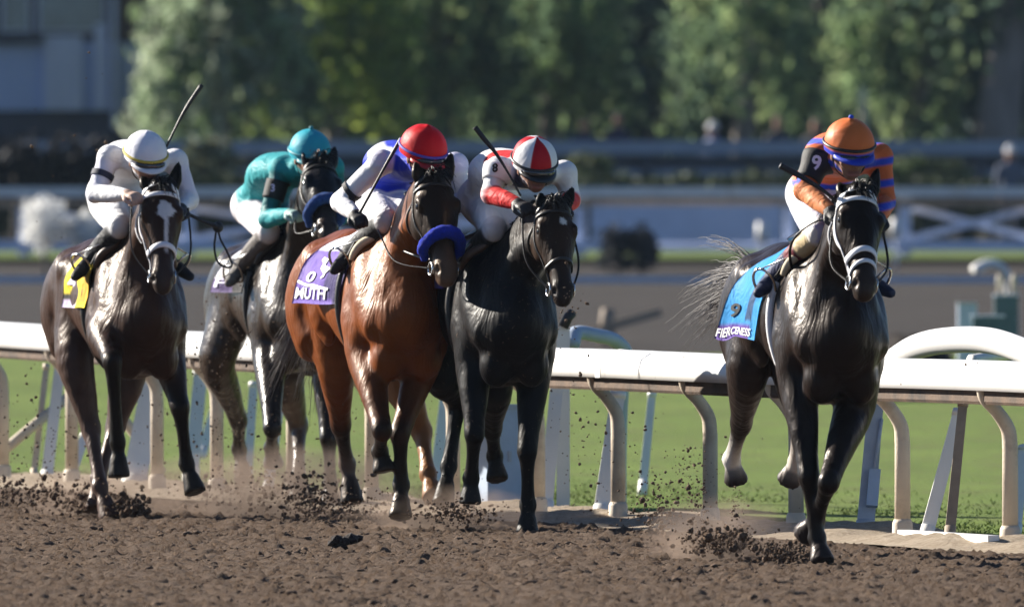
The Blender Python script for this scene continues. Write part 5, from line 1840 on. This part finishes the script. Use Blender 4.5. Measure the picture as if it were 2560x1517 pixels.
# ------------------------------------------------------------------ the five horses
HORSES = {}
HORSES['star'] = build_horse(dict(
    x0=-2.18, y0=91.7, yaw=13, size=1.0, mat=M_COAT_A, coat=(.042, .019, .0115), belly=(.08, .05, .04), points=(.006, .0045, .004), head_coat=(.034, .015, .0085), muzzle_coat=(.045, .030, .025), hair_mat=M_HAIRB,
    label='dark bay racehorse with a white star and stripe, white bridle and yellow saddle cloth',
    poll=(404, 466, 1.15), muzzle=(408, 728, 1.36), head_yaw=9,
    RF=[(281, 905, 1.02), (294, 1105, .95), (298, 1193, .97), (262, 830, .68)], LF=[(450, 1019, .78), (467, 1160, .72), (489, 1232, .78)],
    RH=[(188, 905, -.2), (228, 1075, -.15), (250, 1215, .05), (275, 1300, .15)], LH=[(318, 940, -.25), (288, 1070, -.3), (246, 1195, -.15), (240, 1275, -.08)],
    star=(.150, .012, .052, .043), face_marks=[(.18, .40, .013, .009, .014)], bridle_mat=M_WSTRAP, bridle_w=.014, nose_w=1.25,
    ears={-1: (-.075, .085, -.05), 1: (-.145, .085, .0)}, hands={-1: (330, 492, .86), 1: (470, 520, .86)}, mane_side=1,
    cloth=dict(s=(-.05, .46), shear=.0, a1=1.85, col=(.78, .62, .02), flare=.0, ripple=.012, seed=3,
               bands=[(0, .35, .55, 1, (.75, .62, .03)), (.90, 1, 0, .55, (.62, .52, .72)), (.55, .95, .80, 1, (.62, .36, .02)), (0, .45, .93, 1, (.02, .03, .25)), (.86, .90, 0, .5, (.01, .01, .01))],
               text=[('4', .86, .25, .10, .22, M_TXTP)]),
    tail=[(170, 760, -1.5), (190, 830, -1.45)], tail_n=90, tail_lift=.05, pad_mat=M_BROWNL))

HORSES['grey_sheen'] = build_horse(dict(
    x0=-1.345, y0=95.3, yaw=12.5, size=1.0, mat=M_COAT_B, coat=(.030, .019, .013), belly=(.09, .062, .045), points=(.014, .010, .008), head_coat=(.011, .009, .0085), muzzle_coat=(.05, .032, .024), hair_mat=M_HAIRB, hoof=(.035, .025, .02),
    label='dark racehorse with a silvery wet sheen, slate blue noseband and black and white saddle cloth',
    poll=(803, 408, 1.18), muzzle=(822, 596, 1.58), head_yaw=20,
    RF=[(681, 1070, 1.02), (679, 1118, .76), (684, 1166, .72)], LF=[(822, 1095, .84), (826, 1212, .80), (827, 1266, .85)],
    RH=[(543, 905, -.5), (596, 1050, -.88), (598, 1122, -1.12), (612, 1212, -1.08)], LH=[(716, 955, -.1), (747, 1065, -.2), (746, 1190, .0), (745, 1262, .1)],
    ears={-1: (-.125, .085, .01), 1: (-.155, .085, .0)}, hands={-1: (740, 536, .82), 1: (800, 530, .82)}, noseband='sheepskin', noseband_mat=M_NSHEEP,
    cloth=dict(s=(-.06, .50), shear=.10, a1=1.62, col=(.70, .68, .74), flare=.045, ripple=.008, seed=5,
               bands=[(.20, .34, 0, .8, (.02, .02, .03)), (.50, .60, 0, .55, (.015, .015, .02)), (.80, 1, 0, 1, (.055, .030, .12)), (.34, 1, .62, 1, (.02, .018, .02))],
               text=[('3', .855, .28, .11, .24, M_BLACK), ('F', .94, .30, .06, .30, M_TXTP)]),
    tail=[(560, 800, -1.5), (600, 860, -1.45)], tail_n=80, tail_lift=.05, saddle_mat=M_LEATHER, pad_mat=M_LEATHER))

HORSES['bay'] = build_horse(dict(
    x0=-.755, y0=88.8, yaw=14, size=1.035, mat=M_COAT_C, coat=(.18, .045, .007), belly=(.24, .11, .045), points=(.008, .006, .0055), head_coat=(.013, .0065, .004), muzzle_coat=(.10, .06, .04), hair_mat=M_HAIRB,  # head coloured near black: shade on the face is put into the coat
    label='bright copper bay racehorse with a royal blue sheepskin noseband and purple saddle cloth',
    poll=(1088, 445, 1.20), muzzle=(1121, 706, 1.50), head_yaw=20,
    RF=[(955, 1075, 1.0), (950, 1128, .74), (961, 1180, .76)], LF=[(1000, 1083, .82), (1003, 1212, .76), (1001, 1294, .82)],
    RH=[(838, 905, -.5), (852, 1062, -.75), (868, 1160, -.95), (881, 1258, -.9)], LH=[(1000, 950, -.2), (1055, 1080, -.2), (1070, 1185, .0), (1085, 1245, .1)],
    socks={'RH': (.10, .075, .065)}, ears={-1: (-.085, .085, .0), 1: (-.155, .095, .0)}, hands={-1: (945, 575, .70), 1: (1110, 540, .78)}, noseband='sheepskin', noseband_mat=M_BSHEEP, mane_side=1,
    cloth=dict(s=(-.12, .50), shear=.06, a1=1.86, col=(.13, .075, .36), flare=.05, ripple=.002, seed=8,
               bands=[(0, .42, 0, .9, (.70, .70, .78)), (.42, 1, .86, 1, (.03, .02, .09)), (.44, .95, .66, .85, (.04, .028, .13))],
               text=[('MUTH', .950, .40, .060, .70, M_TXTW), ('0', .865, .30, .055, .20, M_TXTW)],
               marks=[([(.885, .04), (.905, .25), (.908, .45), (.925, .78)], .007), ([(.76, .34), (.785, .50), (.80, .44), (.825, .60), (.815, .68)], [.010, .022, .014, .02, .006]), ([(.868, .56), (.850, .62), (.835, .56)], [.005, .012, .004])]),
    tail=[(700, 890, -1.75), (735, 985, -1.65), (690, 950, -1.8)], tail_n=420, tail_r=.0045, tail_lift=.02, tail_spread=.11, tail_mat=M_HAIRG, pad_mat=M_PAD))

HORSES['muddy'] = build_horse(dict(
    x0=-.165, y0=88.1, yaw=13, size=1.0, mat=M_COAT_D, coat=(.007, .0055, .0058), belly=(.009, .007, .0065), points=(.006, .0048, .0045), head_coat=(.032, .017, .010), muzzle_coat=(.022, .015, .012), hair_mat=M_HAIRB,
    label='near black racehorse spattered with mud from head to hoof',
    poll=(1388, 512, 1.22), muzzle=(1411, 757, 1.46), head_yaw=18,
    LF=[(1318, 1128, .74), (1320, 1262, .68), (1318, 1337, .72)], RF=[(1186, 1085, .75), (1178, 1195, .6), (1175, 1260, .6)],
    LH=[(1235, 960, -.2), (1230, 1070, -.6), (1237, 1140, -.8), (1244, 1200, -.75)], RH=[(1100, 930, -.3), (1146, 1000, -.5), (1122, 1165, -.45), (1108, 1262, -.35)],
    star=(.12, .02, .022, .018), ears={-1: (-.07, .07, .0), 1: (-.105, .095, .02)}, hands={-1: (1305, 515, .84), 1: (1415, 520, .84)}, bridle_mat=M_LEATHER, nose2=False,
    cloth=dict(s=(.02, .5), shear=.15, a1=1.4, col=(.10, .05, .20), flare=.055, seed=9), tail_n=60, saddle_mat=M_BROWNL, pad_mat=M_BROWNL))

HORSES['dark'] = build_horse(dict(
    x0=1.425, y0=80.75, yaw=11.5, size=1.0, mat=M_COAT_E, coat=(.016, .009, .0068), belly=(.05, .035, .03), points=(.008, .006, .0055), head_coat=(.012, .007, .005), muzzle_coat=(.04, .026, .02), hair_mat=M_HAIRB,
    label='near black racehorse with white bridle, double white noseband and bright blue saddle cloth',
    poll=(2150, 482, 1.20), muzzle=(2164, 742, 1.50), head_yaw=19,
    RF=[(2022, 1190, .82), (2043, 1345, .80), (2057, 1409, .87)], LF=[(2072, 1205, 1.0), (2040, 1300, .76), (2012, 1335, .64), (2138, 1010, .62)],
    RH=[(1868, 930, -.45), (1853, 1058, -.93), (1829, 1148, -1.2), (1842, 1206, -1.24)], LH=[(1985, 935, -.3), (1998, 1060, -.8), (1992, 1155, -1.08), (1970, 1204, -1.16)],
    socks={'RH': (.72, .68, .62), 'LH': (.62, .56, .50)}, hoof=(.03, .022, .02), bridle_mat=M_WSTRAP, bridle_w=.014, nose_w=1.2, nose2=True,
    ears={-1: (-.085, .075, -.06), 1: (-.155, .085, .01)}, hands={-1: (2085, 540, .86), 1: (2200, 545, .86)}, mane_side=-1,
    cloth=dict(s=(.04, .50), a1=2.15, col=(.013, .235, .56), flare=.045, ripple=.0015, seed=11, shear=.18,
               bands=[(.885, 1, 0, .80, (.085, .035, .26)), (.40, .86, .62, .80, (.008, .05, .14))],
               text=[('FIERCENESS', .973, .45, .034, .86, M_TXTW), ('9', .885, .30, .06, .26, M_BLACK)]),
    tail=[(1772, 835, -1.6), (1770, 780, -1.6), (1800, 705, -1.55)], tail_n=620, tail_r=.0042, tail_spread=.12, tail_lift=.10, tail_mat=M_HAIRG, girth_mat=M_WSTRAP, saddle_mat=M_LEATHER, pad_mat=M_PAD))

# ------------------------------------------------------------------ the five jockeys
def mixc(C, m, c):
    m = np.clip(m, 0, 1)[:, None]
    return C * (1 - m) + np.asarray(c) * m


def soft(x, w=.004):
    return np.clip(x / w * .5 + .5, 0, 1)


WH, LIL = (.80, .80, .82), (.66, .64, .80)


def cap_plain(c, band=None, bc=None):
    def fn(ph, th):
        C = np.tile(np.array(c, float), (len(ph), 1))
        if band: C = mixc(C, soft(ph - math.radians(band[0]), .04) * soft(math.radians(band[1]) - ph, .04), bc)
        return C
    return fn


def cap_quarters(ph, th):
    C = np.tile(np.array((.80, .80, .82)), (len(ph), 1))
    s_ = np.sin((th + .55) * 3)
    return mixc(C, soft(s_, .08), (.46, .006, .016))


M_PWHITE = simple('white_peak', (.74, .74, .78), .5, .06, 20)
M_PTEAL = simple('teal_peak', (.03, .28, .34), .5, .1, 20)
M_PRED = simple('red_peak', (.40, .012, .018), .5, .1, 20)
M_PBLACK = simple('black_peak', (.012, .012, .014), .4, .2, 20)
M_PBLUE = simple('blue_peak', (.02, .05, .50), .5, .1, 20)
M_NAVYB = simple('navy_band', (.015, .02, .05), .7, .2, 30, .2, 120)
M_BAND = simple('black_band', (.012, .012, .014), .7, .2, 30, .2, 120)
M_OBTN = simple('blue_button', (.02, .08, .60), .6, .1, 20)
M_YLINE = simple('yellow_line', (.55, .42, .05), .6, .1, 20)
M_BLUEST = simple('blue_strap', (.09, .07, .42), .6, .1, 20)


def boots(top, cuff, tcol, scol, foot=(.012, .012, .016), cuff_col=None):
    """boot whose upper cuff has its own colour"""
    def fn(P, t):
        C = np.tile(np.array(scol, float), (len(t), 1))
        C = mixc(C, soft(top - t, .05), tcol)
        if cuff_col is not None:
            C = mixc(C, soft(t - top, .05) * soft(cuff - t, .05), cuff_col)
        return C
    return fn


J = {}
fr = HORSES['star']['fr']
J['white'] = build_jockey(dict(
    j=dict(head=(364, 383, .76), shR=(275, 392, .52), shL=(438, 402, .52), back=(318, 402, .22), pelvis=(292, 478, -.10), elR=(238, 484, .56), handR=(322, 487, .84), elL=(474, 500, .54), handL=(452, 522, .84),
           hipR=(268, 512, -.04), kneeR=(300, 566, .34), ankleR=(226, 640, .0), toeR=(188, 692, .10)),
    col=dict(torso=WH, upper=(.74, .73, .84), fore=WH, pants=WH, boot=boots(.4, .9, (.02, .02, .025), (.016, .016, .02)), glove=(.50, .34, .27), gloveL=(.03, .03, .035)),
    cap=dict(paint=cap_plain((.80, .80, .86)), peak=M_PWHITE, strap=M_YLINE, strap_lift=.014, button=None, size=.99), tilt=24, turn=6, label='person in all white silks and white cap, crouched on the star faced horse'), fr)
fr2 = HORSES['grey_sheen']['fr']
TEAL = (.018, .30, .33)
def paint_teal(V, C, d):
    return C
J['teal'] = build_jockey(dict(
    j=dict(head=(775, 378, .78), shR=(705, 418, .50), shL=(830, 418, .56), back=(690, 432, .20), pelvis=(650, 508, -.15), elR=(668, 548, .52), handR=(728, 534, .80), elL=(850, 540, .54), handL=(800, 530, .80),
           hipR=(640, 532, -.06), kneeR=(672, 580, .30), ankleR=(596, 668, -.05), toeR=(572, 708, .08)),
    col=dict(torso=TEAL, upper=(.012, .15, .16), fore=TEAL, pants=(.80, .76, .79), boot=(.14, .125, .115), foot=(.13, .12, .11), glove=(.28, .42, .40)),
    cap=dict(paint=cap_plain((.03, .36, .46)), peak=M_PTEAL, strap=M_PTEAL, button=M_PTEAL, size=1.0), tilt=16, turn=8, label='person in teal silks and teal cap with a dark armband, crouched on the silvery horse'), fr2)
fr3 = HORSES['bay']['fr']
BLUE = (.008, .030, .50)
def paint_blue(V, C, d):
    f = V @ fr3.f
    up = V[:, 2]
    sh = d['sh']
    blue = C[:, 2] - C[:, 0] > .15
    # white yoke blotches across the shoulders
    n = vnoise(V[:, 0] * 18 + 50, V[:, 2] * 18 + 50, 4)
    m = soft(up - (sh[2] + .030), .01) * soft(n - .60, .06)
    return np.where(blue[:, None], mixc(C, m, (.62, .64, .80)), C)
J['blue'] = build_jockey(dict(
    j=dict(head=(1058, 372, .80), shR=(955, 405, .50), shL=(1138, 412, .52), back=(985, 405, .18), pelvis=(955, 482, -.10), elR=(850, 505, .36), handR=(890, 538, .58), elL=(1150, 505, .50), handL=(1112, 535, .80),
           hipR=(925, 512, -.04), kneeR=(965, 552, .34), ankleR=(868, 632, .02), toeR=(835, 676, .12)),
    col=dict(torso=BLUE, upper=WH, fore=WH, capR=(.70, .70, .80), capL=(.60, .60, .80), pants=(.80, .80, .83), boot=boots(.9, 1.5, (.018, .017, .018), (.014, .014, .016), cuff_col=(.02, .02, .022)), glove=(.014, .012, .014)),
    paint=paint_blue, cap=dict(paint=cap_plain((.62, .006, .012)), peak=M_PRED, strap=M_BLUEST, strap_lift=.016, button=None, size=1.04), tilt=24, turn=16, lean=.10, label='person in blue vest, white sleeves and red cap crouched on the copper bay horse'), fr3)
fr4 = HORSES['muddy']['fr']
RED = (.60, .012, .014)
def paint_rw(V, C, d):
    sh, J_ = d['sh'], d['J']
    white = (C[:, 0] > .7) & (C[:, 1] > .7)
    a = V - J_['shR']
    m = soft(.105 - np.linalg.norm(V - (J_['shR'] * .6 + d['back'] * .4 + np.array([0, 0, .07])), axis=1), .006)
    C = np.where(white[:, None], mixc(C, m, RED), C)
    # dark vest front
    m2 = soft((V - sh) @ fr4.f + .01, .01) * soft(.11 - np.abs((V - sh) @ d['side']), .01) * soft(sh[2] + .02 - V[:, 2], .01) * soft(V[:, 2] - sh[2] + .25, .01)
    return np.where(white[:, None], mixc(C, m2, (.02, .018, .05)), C)
J['redwhite'] = build_jockey(dict(
    j=dict(head=(1336, 400, .78), shR=(1246, 422, .52), shL=(1410, 432, .54), back=(1250, 425, .16), pelvis=(1222, 492, -.14), elR=(1226, 486, .56), handR=(1298, 510, .82), elL=(1428, 500, .54), handL=(1410, 520, .84),
           hipR=(1212, 520, -.10), kneeR=(1236, 572, .32), ankleR=(1170, 640, .0), toeR=(1150, 690, .08)),
    col=dict(torso=WH, upper=WH, fore=RED, pants=(.82, .81, .83), boot=(.016, .014, .014), glove=(.03, .028, .03)),
    paint=paint_rw, cap=dict(paint=cap_quarters, gores=6, peak=M_PBLACK, strap=M_PBLACK, button=None, size=1.0), tilt=26, turn=6, label='person in white and red silks and red and white quartered cap on the muddy horse'), fr4)
fr5 = HORSES['dark']['fr']
ORG_, OBL = (.62, .135, .035), (.02, .06, .52)
def paint_orange(V, C, d):
    J_ = d['J']
    org_ = (C[:, 0] > .45) & (C[:, 2] < .15)
    z0 = V[:, 2] - .25 * ((V - d['sh']) @ fr5.l) * np.sign((V - d['sh']) @ fr5.l) * .6
    ph = (z0 / .105 + .30) % 1.0
    m = soft(.17 - np.abs(ph - .5), .05)
    # plain forearms on the whip side
    dm = ((V - J_['elR']) @ unit(J_['handR'] - J_['elR']) > .0) & (np.linalg.norm(V - (J_['elR'] + J_['handR']) / 2, axis=1) < .20)
    m = np.where(dm, 0, m)
    C = np.where(org_[:, None], mixc(C, m, OBL), C)
    # small blue print on the breeches
    wh = (C.min(1) > .6)
    n = vnoise(V[:, 0] * 40 + 80, V[:, 2] * 40 + 80, 8)
    return np.where(wh[:, None], mixc(C, soft(n - .74, .05) * .5, (.30, .30, .66)), C)
J['orange'] = build_jockey(dict(
    j=dict(head=(2123, 362, .80), shR=(2046, 392, .54), shL=(2197, 392, .54), back=(2090, 388, .18), pelvis=(2050, 478, -.12), elR=(2010, 476, .60), handR=(2080, 530, .84), elL=(2213, 505, .58), handL=(2196, 545, .86),
           hipR=(2026, 512, -.04), kneeR=(2048, 582, .36), ankleR=(1932, 688, -.02), toeR=(1896, 733, .08)),
    col=dict(torso=ORG_, upper=ORG_, fore=(.70, .24, .085), foreL=ORG_, pants=(.78, .78, .83), boot=boots(1.45, 1.95, (.60, .47, .27), (.04, .045, .10), cuff_col=(.16, .02, .03)), foot=(.02, .03, .07), glove=(.016, .014, .016), collar=OBL),
    paint=paint_orange, cap=dict(paint=cap_plain((.68, .165, .040), (93, 105), (.02, .06, .55)), peak=M_PBLUE, strap=M_PBLACK, strap_lift=.020, button=M_OBTN, size=1.02), tilt=18, turn=8, label='person in orange and blue striped silks and orange cap with a 9 on the arm'), fr5)

# arm bands and numbers
def toward_cam(fr, yaw=0): return np.array([math.sin(math.radians(yaw)), -math.cos(math.radians(yaw)), .12])
band_text(J['orange']['root'], J['orange'], '9', 'R', .36, .074, M_BAND, M_TXTW, .145, toward_cam(fr5, 6))
band_text(J['teal']['root'], J['teal'], '3', 'R', .45, .045, M_BAND, M_TXTP, .11, toward_cam(fr2, -12))
band_text(J['blue']['root'], J['blue'], '', 'R', .72, .05, M_BAND, M_TXTW, .028, toward_cam(fr3))
band_text(J['redwhite']['root'], J['redwhite'], '8', 'R', .22, .048, M_TXTW, M_BAND, .085, toward_cam(fr4, -10), r_extra=.008)
band_text(J['white']['root'], J['white'], '', 'R', .52, .05, M_NAVYB, M_TXTW, .035, toward_cam(fr))

# ------------------------------------------------------------------ whips
def crop(fr, pts, rad, label):
    P = np.array([fr.P(p[0], p[1], p[2] + SEAT) for p in pts]) + fr.o
    return riding_crop('riding_crop', P, rad, label, M_BLACK)


crop(fr, [(384, 432, .80), (391, 420, .80), (438, 322, .80), (470, 265, .80), (505, 213, .80)], [.006, .006, .0065, .012, .013], 'long black riding crop raised beside the white cap')
crop(fr3, [(886, 552, .60), (905, 522, .60), (955, 430, .60), (985, 378, .60), (1004, 345, .60)], [.010, .008, .007, .011, .011], 'black riding crop slanting across the blue jockey up to the red cap')
crop(fr4, [(1302, 490, .84), (1270, 432, .80), (1240, 384, .78), (1212, 350, .77), (1187, 318, .76)], [.006, .006, .010, .014, .014], 'black riding crop with a thick grip pointing up left of the chequered cap')
crop(fr5, [(2092, 505, .86), (2060, 478, .86), (2020, 452, .85), (1985, 432, .84), (1950, 414, .84)], [.008, .009, .012, .015, .015], 'thick black riding crop pointing left below the number 9 armband')
c = crop(fr, [(452, 526, .70), (480, 540, .68), (515, 556, .66), (542, 566, .65)], [.011, .010, .010, .012], 'black riding crop ending in a ball and loop beside the star faced horse')
ob = np.array(c.location)
b0 = fr.P(545, 568, .65) + fr.o - ob
v, f = ico()
MB().tube(np.array([b0 + np.array([0, 0, z_]) for z_ in (-.03, -.024, -.01, .01, .024, .03)]), [.012, .022, .030, .030, .022, .012], 12).build('grip', M_BLACK, c)
lp = np.array([fr.P(u_, v_, .62) + fr.o - ob for u_, v_ in ((540, 580), (536, 620), (545, 655), (566, 668), (580, 662), (568, 630), (552, 600), (546, 578))])
MB().tube(catmull(lp, 6), .006, 6).build('loop', M_BLACK, c)

# loose rein ends of the two leaders
def rein_loop(info, pts, r=.008):
    MB().tube(catmull(np.array([info['fr'].P(*p) for p in pts]), 8), r, 6, flat=.6).build('rein', M_LEATHER, info['root'])


rein_loop(HORSES['dark'], [(2078, 545, .86), (2035, 556, .80), (1992, 588, .70), (1975, 625, .62), (1982, 672, .55), (2010, 664, .56), (2050, 610, .62), (2070, 570, .72)])
rein_loop(HORSES['bay'], [(1025, 515, .80), (990, 545, .78), (977, 590, .80), (1000, 622, .92), (1040, 640, 1.10), (1078, 650, 1.32)])

# spectators behind the fence
def spectator(u, vtop, D, shirt, trousers, hair_c, label, turn=0.0, hat=None, arm=0.0):
    a = px(u, vtop, D); zg = float(ground_z(D))
    hgt = 1.70
    zs = a[2] - hgt                             # stands on the apron behind the fence
    S = Sculpt(); k_ = hgt / 1.75
    c, s_ = math.cos(turn), math.sin(turn)
    W = lambda x, y, z: np.array([x * c - y * s_, x * s_ + y * c, z]) * k_
    sd = np.array([c, s_, 0])
    for e in (-1, 1):
        S.loft([W(e * .09, 0, .92), W(e * .10, -.01, .50), W(e * .11, .0, .09)], [.085, .06, .04], None, sd, .03, trousers)
        S.loft([W(e * .11, .02, .05), W(e * .12, -.13, .03)], [.045, .04], None, sd, .02, (.02, .02, .02))
        S.loft([W(e * .19, 0, 1.40), W(e * .25, -.02 - arm * .1, 1.14), W(e * .20, -.10 - arm * .15, .92 + arm * .2)], [.055, .045, .035], None, sd, .03, shirt)
        S.ell(W(e * .19, -.12 - arm * .17, .88 + arm * .22), np.array([.035, .045, .05]), None, .02, SKIN)
        S.ell(W(e * .085, .01, 1.61), [.012, .02, .03], None, .01, SKIN)
    S.loft([W(0, 0, .95), W(0, .0, 1.15), W(0, 0, 1.38)], [.155, .15, .185], [.11, .105, .11], sd, .05, shirt)
    S.loft([W(0, 0, 1.42), W(0, -.01, 1.55)], [.06, .052], None, sd, .03, SKIN)
    S.ell(W(0, -.02, 1.64), [.078, .092, .112], None, .02, SKIN)
    S.ell(W(0, -.105, 1.625), [.014, .02, .022], None, .01, SKIN)
    V, Q = S.mesh(.022)
    r = empty('person', (a[0], D, zs), label, 'spectator', 'spectators behind the fence')
    np_mesh('body', V, Q, M_SILK, r, True, S.colors(V, .006))
    Hs = Sculpt(); Hs.ell(W(0, .012, 1.675), np.array([.088, .098, .098]), None, .02, hair_c)
    Hs.cutplane(W(0, -.06, 1.66), W(0, -.8, -.6), W(0, 0, 1.65) - .15, W(0, 0, 1.65) + .15)
    if hat is not None:
        Hs.prims = []; Hs.ell(W(0, .0, 1.70), np.array([.098, .108, .085]), None, .02, hat); Hs.ell(W(0, -.10, 1.675), np.array([.075, .09, .014]), None, .01, hat)
    V, Q = Hs.mesh(.018)
    np_mesh('cap' if hat is not None else 'hair', V, Q, M_CLOTH, r, True, Hs.colors(V, .01))
    return r


spectator(1462, 298, 285.7, (.015, .02, .05), (.03, .03, .04), (.05, .03, .02), 'person in a dark navy top, bare headed, standing right of the chequered cap')
spectator(1545, 285, 285.9, (.018, .018, .05), (.02, .02, .03), (.012, .01, .01), 'person in dark blue with black hair beside the bare headed one', .4)
spectator(1782, 310, 285.7, (.16, .22, .42), (.05, .05, .07), (.2, .15, .1), 'person in a white cap and pale blue shirt', -.6, (.75, .75, .75))
spectator(1946, 292, 285.7, (.05, .05, .06), (.03, .03, .04), (.10, .07, .05), 'person in a dark coat next to the orange jockey', .3)
spectator(2040, 300, 286.1, (.03, .025, .03), (.03, .03, .04), (.03, .02, .02), 'person in black just behind the orange cap', -.2)
spectator(2526, 368, 270.0, (.10, .12, .18), (.05, .06, .09), (.3, .3, .3), 'person in a white hat by the fence at the far end', .2, (.7, .7, .72))


# ------------------------------------------------------------------ thin summer haze over the whole place
hm_ = bpy.data.materials.new('haze'); hm_.use_nodes = True
nt = hm_.node_tree
nt.nodes.remove(nt.nodes['Principled BSDF'])
pv_ = nt.nodes.new('ShaderNodeVolumePrincipled')
pv_.inputs['Color'].default_value = (.62, .80, 1.0, 1)
pv_.inputs['Density'].default_value = .00006
nt.links.new(pv_.outputs[0], nt.nodes['Material Output'].inputs['Volume'])
hb = MB().box((0, 150, 6.9), (150, 360, 16.2)).build('haze', hm_, None, False)
tag(hb, 'thin bluish air over the course', 'haze', kind='stuff')

# dust hanging round the hooves
dm_ = bpy.data.materials.new('dust'); dm_.use_nodes = True
nt = dm_.node_tree
nt.nodes.remove(nt.nodes['Principled BSDF'])
pv_ = nt.nodes.new('ShaderNodeVolumePrincipled')
pv_.inputs['Color'].default_value = (.62, .47, .37, 1)
oc_ = coords(nt)
nz_ = noise(nt, 3.2, 4, .65, oc_, .4)
ln_ = nt.nodes.new('ShaderNodeVectorMath'); ln_.operation = 'LENGTH'
gc_ = coords(nt, 'Generated')
mp_ = nt.nodes.new('ShaderNodeMapping'); mp_.inputs['Location'].default_value = (-1, -1, -.5); mp_.inputs['Scale'].default_value = (2, 2, 1.5)
nt.links.new(gc_, mp_.inputs[0]); nt.links.new(mp_.outputs[0], ln_.inputs[0])
fo_ = ramp(nt, ln_.outputs['Value'], [(.15, (1, 1, 1)), (.98, (0, 0, 0))])
nr_ = ramp(nt, nz_.outputs[0], [(.42, (0, 0, 0)), (.72, (1, 1, 1))])
mu_ = nt.nodes.new('ShaderNodeMath'); mu_.operation = 'MULTIPLY'
nt.links.new(fo_.outputs[0], mu_.inputs[0]); nt.links.new(nr_.outputs[0], mu_.inputs[1])
m2_ = nt.nodes.new('ShaderNodeMath'); m2_.operation = 'MULTIPLY'; m2_.inputs[1].default_value = 8.0
nt.links.new(mu_.outputs[0], m2_.inputs[0]); nt.links.new(m2_.outputs[0], pv_.inputs['Density'])
nt.links.new(pv_.outputs[0], nt.nodes['Material Output'].inputs['Volume'])
for u_, v_, D_, sx, sy, sz in ((700, 1300, 92.0, .95, .8, .28), (270, 1310, 92.2, .55, .5, .22), (1120, 1325, 88.2, .55, .5, .17), (1800, 1395, 81.0, .42, .5, .22)):
    a = px(u_, v_, D_)
    db = MB().box((0, 0, 0), (2 * sx, 2 * sy, sz * 1.6)).build('dust', dm_, None, False)
    db.location = (a[0], D_, sz * .75)
    tag(db, 'brown dust hanging low behind the hooves', 'dust', kind='stuff')
